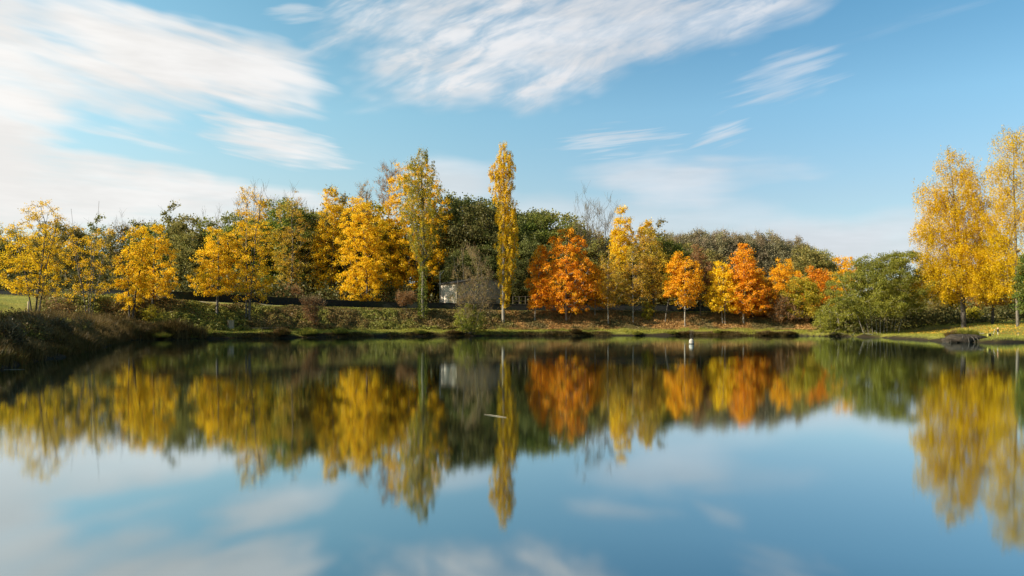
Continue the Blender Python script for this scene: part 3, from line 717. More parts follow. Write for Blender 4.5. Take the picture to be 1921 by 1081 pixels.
T('brown_shrub', 'dull purple brown twiggy shrub beside the trunk of the deep orange maple', 'shrub', 1468, 608,
  [(556, 1458, 1480), (575, 1444, 1502), (600, 1444, 1510)], 'leaf_brown', 'bark_dark', 80, 30, .17, .38, .05, stems=[(0, .8, 1466), (-8, .8, 1452), (8, .8, 1490)], twigs=6)
T('brown_shrub', 'rusty brown dead leaved shrub with fan shaped stems on the embankment', 'shrub', 586, 612,
  [(560, 566, 606), (575, 568, 604), (595, 572, 600), (606, 578, 596)], 'leaf_brown', 'bark_dark', 60, 22, .15, .3, .04, stems=[(0, .9, 586), (-3, .9, 570), (4, .9, 602)], twigs=8, twig_mat='twig_tan', twig_len=.9)
T('brown_shrub', 'small round reddish shrub on thin stem at the path edge', 'shrub', 762, 583,
  [(549, 748, 780), (560, 742, 786), (572, 748, 778)], 'leaf_brown', 'bark_dark', 45, 30, .16, .3, .04, twigs=6, twig_mat='twig_tan')
T('brown_shrub', 'brown twiggy shrub at the wall below the half bare olive tree', 'shrub', 540, 577,
  [(535, 530, 560), (550, 522, 574), (568, 526, 568)], 'leaf_brown', 'bark_dark', 55, 30, .17, .34, .04, D=122, twigs=6, twig_mat='twig_tan')
T('yellow_shrub', 'loose yellow green sapling on the slope under the small golden maples', 'shrub', 285, 606,
  [(572, 276, 292), (588, 262, 300), (600, 266, 300)], 'leaf_yellow_green', 'bark_dark', 30, 20, .13, .28, .03)
# --- right bank
T('willow_shrub', 'big green many-stemmed willow thicket leaning over the water', 'shrub', 1655, 634,
  [(474, 1660, 1720), (492, 1590, 1730), (520, 1568, 1738), (550, 1556, 1738), (572, 1552, 1730), (592, 1566, 1716)], 'leaf_willow', 'bark_pale', 420, 95, .15, .38, .065, r0=.009, D=99.5,
  stems=[(-35, .75, 1570), (-26, .8, 1600), (-18, .9, 1620), (-10, .9, 1638), (-4, .85, 1652), (3, .93, 1668), (9, .9, 1684), (16, .93, 1700), (23, .9, 1716), (30, .8, 1728)], bend=.05, outer=.55, gap=0)
T('willow_shrub', 'low pale green willow bush spreading at the waterline before the thicket', 'shrub', 1575, 633,
  [(560, 1562, 1610), (582, 1542, 1620), (605, 1530, 1628), (626, 1534, 1630)], 'leaf_willow', 'bark_pale', 170, 75, .15, .36, .05, D=107.5, stems=[(0, .8, 1570), (-15, .8, 1545), (15, .8, 1600)], outer=.4)
T('birch_tree', 'big weeping golden birch with a dark leaning trunk on the lawn', 'tree', 1808, 615,
  [(282, 1768, 1800), (310, 1750, 1822), (350, 1738, 1842), (400, 1734, 1850), (450, 1726, 1866), (500, 1726, 1872), (530, 1728, 1872), (550, 1738, 1866)], 'leaf_birch', 'bark_dark', 520, 205, .095, .46, .30,
  mode='weep', stems=[(0, .96, 1784)], bend=.02, gap=.12, r0=.008, twigs=2, twig_mat='twig_tan', thin_top=.25)
T('birch_tree', 'taller airy golden birch with long hanging twigs cut off by the picture edge', 'tree', 1909, 613,
  [(236, 1878, 1912), (265, 1858, 1940), (320, 1852, 1960), (380, 1856, 1965), (440, 1858, 1965), (500, 1856, 1965), (545, 1866, 1960)], 'leaf_birch', 'bark_grey', 420, 110, .095, .42, .16,
  mode='weep', stems=[(0, .96, 1902)], bend=.02, gap=.6, r0=.008, twigs=4, twig_mat='twig_tan', thin_top=.3)
T('alder_tree', 'light green leafy branchy tree at the picture edge beside the taller birch', 'tree', 1945, 616,
  [(478, 1920, 1960), (510, 1908, 1975), (550, 1906, 1975), (585, 1912, 1970)], 'leaf_green', 'bark_dark', 110, 60, .16, .36, .12, D=74)
T('poplar_tree', 'golden yellow tree standing in the gap between the two birches', 'tree', 1862, 602,
  [(430, 1850, 1880), (470, 1838, 1898), (520, 1836, 1904), (570, 1842, 1900)], 'leaf_yellow_tan', 'bark_dark', 120, 56, .19, .42, .16, D=98, gap=.3)

# --- the woods behind: a few grown trees, copied
def proto(name, rows, leaf, bark, clumps, leaves, size, sig, trunk, twigs=0, twig_mat='twig_grey', mode='round', twig_len=1.0, outer=.45, gap=0., stems=1, steep=.35):
    """meshes of a tree 10 m high standing at the origin"""
    SEED[0] += 1; rng = np.random.default_rng(SEED[0])
    sl = [stem_line(rng, 0, -.3, rng.uniform(-.3, .3) + (j - (stems - 1) / 2) * 2.2, 9.3, .03, 0, rng.uniform(-1, 1) * (stems > 1)) for j in range(stems)]
    br, lv, tw = grow(rng, rows, sl, clumps, leaves, size, sig, trunk, mode, outer, .010, gap, twigs, twig_len, steep=steep)
    v, f = tubes(*br, k=5); out = [('trunk', mesh('trunk', v, f, bark, True), None)]
    v = f = None
    if lv is not None: v, f = leaf_quads(lv, 1.15 * size * rng.uniform(.6, 1.3, len(lv)), rng)
    out.append(('crown', crown_mesh(v, f, leaf, tw, twig_mat), leaf))
    return out


OAK = [(10, 0, .8), (9, 0, 2.2), (7.5, 0, 3.2), (5.5, 0, 3.6), (3.5, 0, 3.4), (1.6, 0, 2.6)]
SLIM = [(10, 0, .35), (9, 0, .9), (7, 0, 1.5), (5, 0, 1.8), (3, 0, 1.6), (1.6, 0, 1.1)]
PROTO = {
    'oak_a': proto('oak', OAK, 'leaf_dark_green', 'bark_dark', 150, 105, .15, .40, .16, gap=.3),
    'oak_b': proto('oak', OAK, 'leaf_dark_green', 'bark_dark', 140, 105, .15, .40, .16, gap=.35, stems=2),
    'slim_a': proto('slim', SLIM, 'leaf_olive', 'bark_grey', 110, 34, .17, .3, .12, 4, gap=.3),
    'slim_b': proto('slim', SLIM, 'leaf_olive', 'bark_grey', 100, 30, .17, .3, .12, 5, 'twig_tan', gap=.35),
    'bare_a': proto('bare', [(10, 0, .5), (9, 0, 1.0), (7, 0, 1.5), (5, 0, 1.4), (3.5, 0, .8)], None, 'bark_grey', 80, 0, .2, .3, .055, 9, steep=1.6),
    'wood_a': proto('wood', [(10, 0, .3), (9.2, 0, .7), (7, 0, 1.1), (4, 0, 1.2), (1.5, 0, 1.0)], 'leaf_far', 'bark_grey', 100, 52, .115, .27, .09, 6),
    'wood_b': proto('wood', [(10, 0, .4), (9, 0, .8), (7, 0, 1.2), (4, 0, 1.2), (1.5, 0, 1.0)], 'leaf_far', 'bark_grey', 100, 52, .115, .27, .09, 5, 'twig_tan'),
}
brng = np.random.default_rng(5)


def wood_tree(kind, name, px, ytop, D, leaf=None, label='', group='', w=1.0, cat='tree'):
    X = (px - CX) / F * D; Z = hz(X, D); hgt = CAMH + (HY - ytop) * D / F - Z; s = hgt / 10
    root = thing(name, (X, D, Z), label, cat, group)
    root.rotation_euler = (0, 0, brng.uniform(0, 6.28)); root.scale = (s * w, s * w, s)
    for nm, me, lf in PROTO[kind]:
        o = link(nm, me, root)
        if nm == 'crown' and leaf:
            o.material_slots[0].link = 'OBJECT'; o.material_slots[0].material = MATS[leaf]
    return root


G1 = ('green and olive tree in the mixed wood behind the yellow maples', 'mixed trees behind the yellow maples')
for px, yt, D, kd, lf in [
    (-30, 425, 125, 'oak_a', 'leaf_olive'), (20, 432, 128, 'oak_b', 'leaf_olive'), (75, 425, 132, 'slim_a', None), (108, 418, 128, 'oak_a', 'leaf_olive'), (140, 412, 130, 'slim_b', None),
    (152, 424, 140, 'slim_b', 'leaf_olive'), (182, 407, 135, 'slim_a', 'leaf_olive'), (205, 425, 128, 'slim_b', 'leaf_olive'), (230, 410, 138, 'slim_b', 'leaf_grey_brown'), (255, 418, 130, 'slim_a', 'leaf_green'),
    (272, 402, 140, 'slim_b', 'leaf_olive'), (297, 420, 132, 'oak_b', 'leaf_green'), (320, 384, 138, 'slim_a', 'leaf_olive'), (338, 410, 142, 'slim_b', 'leaf_grey_brown'), (362, 405, 135, 'oak_a', 'leaf_olive'),
    (345, 440, 130, 'oak_b', 'leaf_olive'), (392, 420, 140, 'slim_a', 'leaf_olive'), (428, 402, 136, 'oak_a', 'leaf_green'), (455, 425, 140, 'oak_b', 'leaf_olive'), (490, 410, 142, 'oak_a', 'leaf_olive'),
    (520, 390, 140, 'slim_a', 'leaf_green'), (533, 378, 137, 'oak_a', 'leaf_green'), (560, 380, 142, 'slim_b', 'leaf_olive'), (585, 398, 138, 'oak_b', 'leaf_olive'), (604, 378, 141, 'slim_b', 'leaf_grey_brown'),
    (628, 356, 138, 'slim_a', 'leaf_olive'), (645, 372, 142, 'slim_a', 'leaf_olive'), (668, 385, 146, 'oak_b', 'leaf_yellow_green'), (710, 380, 148, 'oak_a', 'leaf_olive_gold'), (815, 400, 156, 'oak_b', 'leaf_olive')]:
    wood_tree(kd, 'woodland_tree', px, yt, D, lf, G1[0], G1[1])
for px in range(-40, 760, 36):
    wood_tree(('oak_a', 'oak_b', 'slim_a')[(px // 36) % 3], 'woodland_tree', px + brng.uniform(-8, 8), 455 - 45 * (px > 500) + brng.uniform(-18, 18), 158 + brng.uniform(-6, 10), ('leaf_olive', 'leaf_yellow_green', 'leaf_rust', 'leaf_olive')[(px // 36) % 4], G1[0], G1[1], 1.15)
for px, yt, D in [(405, 400, 150), (388, 405, 152), (548, 362, 144), (470, 356, 142), (500, 360, 140), (225, 408, 146)]:
    wood_tree('bare_a', 'bare_tree', px, yt, D, None, 'leafless grey tree top showing above the mixed wood behind the yellow maples', 'leafless trees in the mixed wood')
G2 = ('dark green oak in the dense wood behind the hut and the tall poplar', 'dark oaks behind the tall poplar')
for px, yt, D, lf in [(838, 388, 146, 'leaf_dark_green'), (852, 368, 150, 'leaf_dark_green'), (878, 374, 146, 'leaf_dark_green'), (900, 384, 140, 'leaf_dark_green'), (912, 372, 150, 'leaf_dark_green'), (932, 384, 144, 'leaf_dark_green'),
                      (958, 402, 140, 'leaf_dark_green'), (978, 400, 152, 'leaf_dark_green'), (1000, 394, 148, 'leaf_dark_green'), (1018, 402, 142, 'leaf_green'), (1035, 396, 150, 'leaf_olive'), (1058, 404, 146, 'leaf_olive'),
                      (1078, 425, 142, 'leaf_olive'), (1000, 450, 134, 'leaf_dark_green'), (1040, 455, 134, 'leaf_dark_green'), (868, 470, 134, 'leaf_dark_green'), (900, 460, 135, 'leaf_dark_green'), (968, 470, 133, 'leaf_dark_green')]:
    wood_tree('oak_a' if brng.random() < .5 else 'oak_b', 'oak_tree', px, yt, D, lf, G2[0], G2[1])
G3 = ('olive and brown tree in the wood behind the orange maples', 'trees behind the orange maples')
for px, yt, D, kd, lf in [(1088, 432, 150, 'oak_a', 'leaf_rust'), (1112, 436, 146, 'oak_b', 'leaf_rust'), (1130, 446, 140, 'oak_a', 'leaf_olive'), (1148, 440, 142, 'slim_a', 'leaf_olive'), (1120, 480, 160, 'oak_a', 'leaf_olive'), (1175, 475, 160, 'oak_b', 'leaf_olive'), (1215, 470, 158, 'oak_a', 'leaf_yellow_green'), (1300, 500, 150, 'oak_a', 'leaf_olive'), (1425, 520, 140, 'oak_b', 'leaf_rust'), (1455, 530, 136, 'oak_a', 'leaf_olive'), (1380, 520, 150, 'oak_a', 'leaf_olive'), (1250, 480, 152, 'slim_b', 'leaf_yellow_green'), (1180, 430, 146, 'slim_b', 'leaf_rust'),
                          (1190, 460, 138, 'oak_b', 'leaf_olive'), (1236, 416, 144, 'slim_a', 'leaf_olive'), (1252, 446, 140, 'oak_a', 'leaf_green'), (1280, 456, 146, 'oak_b', 'leaf_olive'), (1230, 470, 136, 'oak_a', 'leaf_rust'),
                          (1306, 448, 150, 'slim_b', 'leaf_olive'), (1330, 470, 140, 'oak_a', 'leaf_grey_brown'), (1150, 500, 134, 'oak_a', 'leaf_rust'), (1270, 500, 134, 'oak_b', 'leaf_olive_gold'), (1345, 510, 134, 'oak_b', 'leaf_rust')]:
    wood_tree(kd, 'woodland_tree', px, yt, D, lf, G3[0], G3[1])
for X, Y, h_ in ((-30, 20, 9), (-37, 26, 11), (-41, 33, 13), (-38, 40, 11), (-46, 47, 12), (-34, 17, 10)):
    wood_tree('oak_a', 'oak_tree', CX + X / Y * F, HY - (hz(X, Y) + h_ - CAMH) / Y * F, Y, 'leaf_olive', 'olive tree on the lawn beyond the near bank, outside the view', 'trees shading the near bank')
wood_tree('bare_a', 'bare_tree', 1098, 364, 140, None, 'taller leafless tree with upswept crown above the biggest orange maple', 'tree')
wood_tree('bare_a', 'bare_tree', 1138, 378, 140, None, 'shorter leafless tree beside the yellow spire behind the orange maples', 'tree', 1.25)
T('poplar_tree', 'tall yellow spire rising behind the sparse olive yellow young tree', 'tree', 1162, 575,
  [(390, 1156, 1176), (420, 1148, 1184), (460, 1142, 1186), (510, 1146, 1184)], 'leaf_gold', 'bark_dark', 120, 50, .2, .4, .15, D=134, gap=.35)
T('poplar_tree', 'yellow pointed tree rising behind the sparse rust brown young tree', 'tree', 1206, 575,
  [(416, 1202, 1222), (440, 1192, 1228), (480, 1190, 1230), (520, 1192, 1228)], 'leaf_gold', 'bark_dark', 100, 46, .2, .4, .15, D=136, gap=.4)
G4 = ('slender grey brown tree in the far wood behind the pyramid shaped maple', 'grey brown trees of the far wood')
hx = np.array([1235, 1270, 1310, 1350, 1400, 1450, 1490, 1520, 1545, 1562, 1575]); hy_ = np.array([452, 438, 434, 436, 438, 443, 450, 460, 474, 492, 505])
for row, D in enumerate((205, 214, 224)):
    for px in np.arange(1232, 1566, 9.5):
        x = px + brng.uniform(-3, 3); yt = np.interp(x, hx, hy_) + brng.uniform(-4, 7) + (2 - row) * 5 - 4
        if x > 1540 and row < 2: yt += 4
        wood_tree('wood_a' if brng.random() < .5 else 'wood_b', 'far_tree', x, yt, D, 'leaf_olive' if x > 1500 and brng.random() < .6 else None, G4[0], G4[1], 1.0)
for px, yt in ((1530, 470), (1548, 484), (1512, 466)):
    wood_tree('oak_a', 'far_tree', px, yt, 198, 'leaf_olive', 'round dull green tree at the low end of the far wood', 'round trees ending the far wood')
G5 = ('dark wood tree behind the sunlit lawn under the birches', 'trees behind the lawn under the birches')
for px, yt, D, kd, lf in [(1700, 520, 122, 'oak_a', 'leaf_olive'), (1735, 505, 118, 'oak_b', 'leaf_olive'), (1765, 500, 124, 'oak_a', 'leaf_yellow_tan'), (1800, 490, 120, 'oak_b', 'leaf_olive_gold'), (1835, 500, 116, 'oak_a', 'leaf_yellow_tan'),
                          (1870, 490, 121, 'oak_b', 'leaf_olive'), (1905, 480, 117, 'oak_a', 'leaf_dark_green'), (1945, 470, 122, 'oak_b', 'leaf_olive'), (1885, 545, 112, 'oak_a', 'leaf_dark_green'), (1755, 552, 112, 'oak_b', 'leaf_olive'),
                          (1720, 556, 110, 'oak_a', 'leaf_olive'), (1925, 540, 110, 'oak_b', 'leaf_dark_green'), (1640, 540, 128, 'oak_a', 'leaf_olive'), (1600, 545, 130, 'oak_b', 'leaf_olive'), (1665, 530, 126, 'oak_b', 'leaf_olive')]:
    wood_tree(kd, 'woodland_tree', px, yt, D, lf, G5[0], G5[1])
T('yellow_shrub', 'small yellow green bush behind the lawn right of the birch trunk', 'shrub', 1826, 601,
  [(578, 1820, 1834), (588, 1816, 1838), (597, 1818, 1836)], 'leaf_yellow_green', 'bark_dark', 30, 34, .16, .3, .04, D=106)

# scrub on the near bank
for px, py, w_, h_, lf, lab in ((12, 655, 46, 44, 'weed_leaf', 'dark brown bramble bush on the near bank at the picture edge'), (62, 640, 44, 40, 'bramble', 'olive brown bramble bush on the near bank below the lone wooden post'),
                                (108, 636, 40, 36, 'weed_leaf', 'dark low bush on the near bank left of the spiky iris tuft'), (152, 633, 40, 34, 'bramble', 'green brown bush on the near bank below the thin leaning yellow tree'),
                                (196, 628, 38, 26, 'weed_leaf', 'small dark bush on the near bank beside the pale feathery tuft'), (236, 627, 34, 22, 'bramble', 'last low bush where the near bank meets the waterside grass')):
    T('scrub_bush', lab, 'shrub', px, py, [(py - h_, px - w_ * .25, px + w_ * .2), (py - h_ * .6, px - w_ * .5, px + w_ * .5), (py - 2, px - w_ * .55, px + w_ * .55)], lf, 'bark_dark', 60, 34, .10, .24, .03,
      stems=[(0, .8, px), (-5, .9, px - 8), (6, .85, px + 9)], twigs=3, twig_len=.5, group='bushes on the near bank')
# ------------------------------------------------------------------ ground cover
g = np.random.default_rng(77)


def scatter(n, x0, x1, fy0, fy1, keep):
    x = g.uniform(x0, x1, n); y = far_y(x, g.uniform(fy0, fy1, n)); d = shore(x, y); k = keep(x, y, d)
    return x[k], y[k], d[k]


# brambles on the slope left of the tall poplar, leaf litter right of it
x, y, d = scatter(170000, -52, 44, 2.6, 11.6, lambda x, y, d: (d > 3.5 + 1.7 * vnoise(x, y, 3.0, 23)) & (d < 11.3))
lump = vnoise(x, y, 1.1, 21) * 0.6 + vnoise(x, y, 0.45, 22) * 0.4
left_ = g.random(len(x)) < 1 - ss(x, -9, 2)
z = height(x, y)
xl_ = g.uniform(-62, -28, 70000); yl_ = g.uniform(48, 100, 70000); dl_ = shore(xl_, yl_); k = (dl_ > 5.5) & (dl_ < 24) & (xl_ > -0.60 * yl_ + 3 * (vnoise(xl_, yl_, 3, 61) - .5)) & (yl_ < far_y(xl_, 10.5))
x, y, d = np.concatenate([x, xl_[k]]), np.concatenate([y, yl_[k]]), np.concatenate([d, np.full(k.sum(), 7.0)])
lump = vnoise(x, y, 1.1, 21) * 0.6 + vnoise(x, y, 0.45, 22) * 0.4; left_ = np.concatenate([left_, np.ones(k.sum(), bool)]); z = height(x, y)
hb = np.clip(lump - 0.28, 0, 1) * 1.5 * (1 - 0.85 * ss(d, 8.6, 10.6)) * g.random(len(x)) ** .5
c = np.stack([x, y, z + hb], 1)[left_]
v, f = leaf_quads(c, g.uniform(.10, .26, len(c)), g, .3)
tag(link('brambles', mesh('brambles', v, f, 'bramble')), 'tangled brown and green brambles covering the embankment slope', 'brambles', None, 'stuff')
c = np.stack([x, y, z + 0.02 + hb * 0.22], 1)[~left_]
v, f = leaf_quads(c, g.uniform(.10, .24, len(c)), g, .9)
tag(link('fallen_leaves', mesh('fallen_leaves', v, f, 'litter')), 'brown and orange fallen leaves covering the slope under the maples', 'fallen leaves', None, 'stuff')
# short grass of the waterside strip and the right bank
gv, gf, off = [], [], 0
def put_blades(x, y, h, w, lean):
    global off
    v, f = blades(np.stack([x, y, height(x, y) - .02], 1), h, w, lean, g); gv.append(v); gf.append(f + off); off += len(v)
x, y, d = scatter(90000, -41, 42, -1.5, 5.5, lambda x, y, d: (d > .25) & (d < 5.2))
put_blades(x, y, g.uniform(.06, .20, len(x)) * (1 + 1.2 * (vnoise(x, y, 1.5, 31) > .68)), g.uniform(.03, .06, len(x)), .5)
x = g.uniform(39, 62, 90000); y = g.uniform(69, 116, 90000); d = shore(x, y); k = (d > .25) & (d < 34) & (g.random(len(x)) < np.clip(1.2 - d / 30, .12, 1)); x, y = x[k], y[k]
put_blades(x, y, g.uniform(.05, .16, len(x)), g.uniform(.03, .05, len(x)), .6)
x = g.uniform(-62, -24, 50000); y = g.uniform(44, 92, 50000); d = shore(x, y); k = d > 5; x, y = x[k], y[k]
put_blades(x, y, g.uniform(.06, .20, len(x)), g.uniform(.02, .04, len(x)), .6)
x = g.uniform(-110, 44, 30000); y = far_y(x, np.where(g.random(30000) < .5, g.uniform(11.0, 11.7, 30000), g.uniform(14.1, 15.3, 30000)))
put_blades(x, y, g.uniform(.05, .22, len(x)), g.uniform(.03, .05, len(x)), .5)
tag(link('grass', mesh('grass', np.concatenate(gv), np.concatenate(gf), 'blade_green')), 'short green grass along the waterside and on the lawns', 'grass', None, 'stuff')
# rough dry growth on the near left bank: arching clumps of sedge and reed with leafy weeds between
cx_ = g.uniform(-46, -15, 9000); cy_ = g.uniform(14, 90, 9000); cd = shore(cx_, cy_); k = (cd > -.1) & (cd < 6.5) & (cx_ < 0) & (vnoise(cx_, cy_, 2.4, 41) > .16); cx_, cy_, cd = cx_[k], cy_[k], cd[k]
big = (.35 + 1.0 * vnoise(cx_, cy_, 2.1, 42)) * g.uniform(.6, 1.25, len(cx_)) * (1 - .3 * ss(cd, 3, 6.5)) * (.66 + .75 * ss(cy_, 40, 60))
# and a low dark fringe of overhanging grass along the far waterline
fx_ = g.uniform(-40, 42, 2600); fo_ = g.uniform(-.15, .75, 2600); fy_ = far_y(fx_, fo_); k = vnoise(fx_, fy_, 2.5, 44) > .30
cx_, cy_, cd = np.concatenate([cx_, fx_[k]]), np.concatenate([cy_, fy_[k]]), np.concatenate([cd, fo_[k]])
big = np.concatenate([big, ((.08 + .34 * vnoise(fx_, fy_, 1.7, 45) ** 1.5) * g.uniform(.7, 1.2, 2600))[k]])
ci = np.repeat(np.arange(len(cx_)), np.where(np.arange(len(cx_)) < len(cx_) - k.sum(), 110, 60)); n_ = len(ci); a = g.uniform(0, 6.283, n_); r_ = .42 * g.random(n_) ** .6
bx_ = np.stack([cx_[ci] + r_ * np.cos(a), cy_[ci] + r_ * np.sin(a), np.zeros(n_)], 1); bx_[:, 2] = height(bx_[:, 0], bx_[:, 1]) - .05
out_ = np.stack([np.cos(a), np.sin(a), np.zeros(n_)], 1); hgt = big[ci] * g.uniform(.45, 1.1, n_); ln = g.uniform(.1, .75, n_)
mid_ = bx_ + out_ * (ln * hgt * .3)[:, None]; mid_[:, 2] += hgt * .62; tip_ = bx_ + out_ * (ln * hgt)[:, None]; tip_[:, 2] += hgt * (1 - .35 * ln)
s_ = np.stack([-np.sin(a), np.cos(a), np.zeros(n_)], 1) * g.uniform(.006, .016, n_)[:, None]
v = np.stack([bx_ - s_, bx_ + s_, mid_ + s_, mid_ - s_, tip_ + s_ * .2, tip_ - s_ * .2], 1).reshape(-1, 3); i6 = np.arange(n_)[:, None] * 6
f = np.stack([i6 + np.array([[0, 1, 2, 3]]), i6 + np.array([[3, 2, 4, 5]])], 1).reshape(-1, 4)
tag(link('undergrowth', mesh('undergrowth', v, f, 'blade_dry')), 'rough dry reeds and sedge on the shaded near bank', 'reeds', None, 'stuff')
x2 = g.uniform(-46, -15, 150000); y2 = g.uniform(14, 90, 150000); d2 = shore(x2, y2); k = (d2 > .1) & (d2 < 9) & (vnoise(x2, y2, 1.4, 43) > .45); x2, y2 = x2[k], y2[k]
c = np.stack([x2, y2, height(x2, y2) + g.random(len(x2)) * 2.1 * (vnoise(x2, y2, 1.4, 43) - .38)], 1)
v, f = leaf_quads(c, g.uniform(.06, .15, len(c)), g, .3)
tag(link('weeds', mesh('weeds', v, f, 'weed_leaf')), 'brown leafy weeds among the reeds on the near bank', 'weeds', None, 'stuff')
# dark thicket between the wall and the woods
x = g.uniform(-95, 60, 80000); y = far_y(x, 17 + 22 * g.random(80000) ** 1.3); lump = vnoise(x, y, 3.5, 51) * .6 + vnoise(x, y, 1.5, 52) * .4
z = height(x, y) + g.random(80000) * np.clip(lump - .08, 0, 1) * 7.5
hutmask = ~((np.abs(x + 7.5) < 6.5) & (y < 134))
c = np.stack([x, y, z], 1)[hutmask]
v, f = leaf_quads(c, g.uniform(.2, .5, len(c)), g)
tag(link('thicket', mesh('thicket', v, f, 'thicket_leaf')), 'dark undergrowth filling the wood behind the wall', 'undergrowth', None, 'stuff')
x = g.uniform(44, 75, 22000); y = 103 + 20 * g.random(22000); lump = vnoise(x, y, 2.5, 53)
c = np.stack([x, y, height(x, y) + g.random(22000) * np.clip(lump - .1, 0, 1) * 4.5], 1)
v, f = leaf_quads(c, g.uniform(.15, .4, len(c)), g)
tag(link('thicket', mesh('thicket', v, f, 'thicket_leaf')), 'dark undergrowth in the wood behind the sunlit lawn', 'undergrowth', None, 'stuff')
# single fallen leaves, yellow, on the lawns
x = np.concatenate([g.uniform(44, 62, 2600), g.uniform(-55, -30, 1600)]); y = np.concatenate([g.uniform(74, 98, 2600), g.uniform(50, 80, 1600)])
k = shore(x, y) > 3; x, y = x[k], y[k]
v, f = leaf_quads(np.stack([x, y, height(x, y) + .1], 1), .12, g, 2.5)
tag(link('fallen_leaves', mesh('fallen_leaves', v, f, 'litter_yellow')), 'yellow fallen leaves sprinkled on the lawns', 'fallen leaves', None, 'stuff')

# ------------------------------------------------------------------ tufts along the waterline


def tuft_mesh(n, r, h, seed, mat):
    q = np.random.default_rng(seed); a = q.uniform(0, 6.283, n); rr = r * q.random(n) ** .6
    b_ = np.stack([rr * np.cos(a), rr * np.sin(a), np.zeros(n)], 1)
    tip = b_ * q.uniform(1.1, 1.9, n)[:, None] + q.normal(size=(n, 3)) * .08; tip[:, 2] = h * q.uniform(.5, 1.05, n) * (1 - .45 * (rr / r) ** 2)
    s = np.stack([-np.sin(a), np.cos(a), np.zeros(n)], 1) * .022
    mid = b_ * .5 + tip * .5; mid[:, 2] += h * .12
    v = np.stack([b_ - s, b_ + s, mid + s * .8, mid - s * .8, tip], 1).reshape(-1, 3); i = np.arange(n)[:, None] * 5
    f = np.concatenate([i + np.array([[0, 1, 2, 3]]), i + np.array([[3, 2, 4, 4]])])
    return v, f


def tuft(px, py, w, h, mat, label, seed, D=None):
    X, Dd, Z = place(px, py) if D is None else ((px - CX) / F * D, D, 0)
    if D is not None: Z = hz(X, D)
    v, f = tuft_mesh(900, w, h, seed, mat)
    f = f[:len(f) // 2].tolist(); n_ = len(v) // 5
    tri = [(5 * i + 3, 5 * i + 2, 5 * i + 4) for i in range(n_)]
    me = bpy.data.meshes.new('grass_tuft'); me.from_pydata(v.tolist(), [], f + tri); me.materials.append(MATS[mat])
    return tag(link('grass_tuft', me, None, (X, Dd, Z - .03)), label, 'grass tuft', 'grass tufts along the waterline')


tuft(528, 628, .95, 1.05, 'blade_dry', 'dark brown grass tuft at the waterline right of the timber edging', 1)
tuft(577, 627, 1.1, 1.0, 'blade_green', 'green topped grass tuft below the rusty fan shaped shrub', 2)
tuft(638, 628, .9, .85, 'blade_green', 'broad green grass tuft below the straight grey trunked poplar', 3)
tuft(790, 627, .9, .7, 'blade_green', 'low grass tuft below the ivy clad trunk', 4)
tuft(850, 628, .9, .6, 'blade_dry', 'low brown grass tuft left of the leafless shrub tree', 5)
tuft(300, 634, 1.1, .75, 'blade_green', 'mossy green grass tuft at the inner corner of the near bank', 6)
tuft(1080, 628, .8, .75, 'blade_dry', 'dry grass tuft below the biggest orange maple', 7)
tuft(1098, 629, .6, .5, 'blade_dry', 'smaller dry tuft beside the tuft below the biggest orange maple', 8)
tuft(1195, 628, .6, .7, 'blade_green', 'light green tuft of weeds below the little yellow bush', 9)
tuft(1262, 629, .6, .6, 'blade_green', 'yellow green reed tuft left of the float', 10)
tuft(1284, 629, .9, .55, 'blade_dry', 'dark low tuft on the bank right behind the float', 11)
tuft(1345, 629, .5, .6, 'blade_green', 'pale green tuft below the bright yellow maple', 12)
tuft(1440, 629, 1.2, .75, 'blade_dry', 'tan dry grass tuft below the purple brown shrub', 13)
tuft(1480, 629, .9, .6, 'blade_dry', 'low tan tuft left of the low pale willow bush', 14)
tuft(118, 625, .9, 1.2, 'blade_green', 'spiky green iris tuft among the dry reeds of the near bank', 15)
tuft(215, 622, 1.3, .8, 'blade_dry', 'pale feathery grass tuft below the thin leaning yellow tree', 16)

# ------------------------------------------------------------------ hut, mast, fences
rough_mat('plaster_cream', (0.40, 0.33, 0.24), (0.54, 0.45, 0.34), 2.0, bump=0.15, cc=(0.30, 0.25, 0.19), cs=0.8)
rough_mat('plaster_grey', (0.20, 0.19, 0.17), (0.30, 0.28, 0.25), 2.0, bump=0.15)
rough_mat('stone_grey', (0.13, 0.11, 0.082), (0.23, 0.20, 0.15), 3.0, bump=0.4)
rough_mat('roof_dark', (0.05, 0.042, 0.035), (0.09, 0.075, 0.06), 5.0, bump=0.4)
rough_mat('wood_post', (0.26, 0.18, 0.10), (0.42, 0.31, 0.19), 6.0, stretch=(3, 3, .4), bump=.4)
rough_mat('wood_dark', (0.07, 0.052, 0.035), (0.13, 0.095, 0.06), 6.0, stretch=(3, 3, .4), bump=.4)
rough_mat('metal_grey', (0.30, 0.30, 0.29), (0.42, 0.42, 0.40), 8.0, rough=.5, bump=0)
rough_mat('float_white', (0.30, 0.26, 0.20), (0.42, 0.37, 0.30), 5.0, rough=.6, bump=.1)
rough_mat('rubber_black', (0.012, 0.012, 0.012), (0.03, 0.03, 0.03), 5.0, bump=.1)
rough_mat('stone_dark', (0.018, 0.013, 0.008), (0.05, 0.036, 0.02), 4.0, bump=.6)
rough_mat('orange_paint', (0.62, 0.26, 0.12), (0.72, 0.36, 0.18), 8.0, bump=0)
rough_mat('cloth_grey', (0.32, 0.30, 0.29), (0.46, 0.43, 0.40), 6.0, bump=.2)
rough_mat('yellow_wood', (0.40, 0.33, 0.08), (0.52, 0.44, 0.12), 6.0, bump=.2)

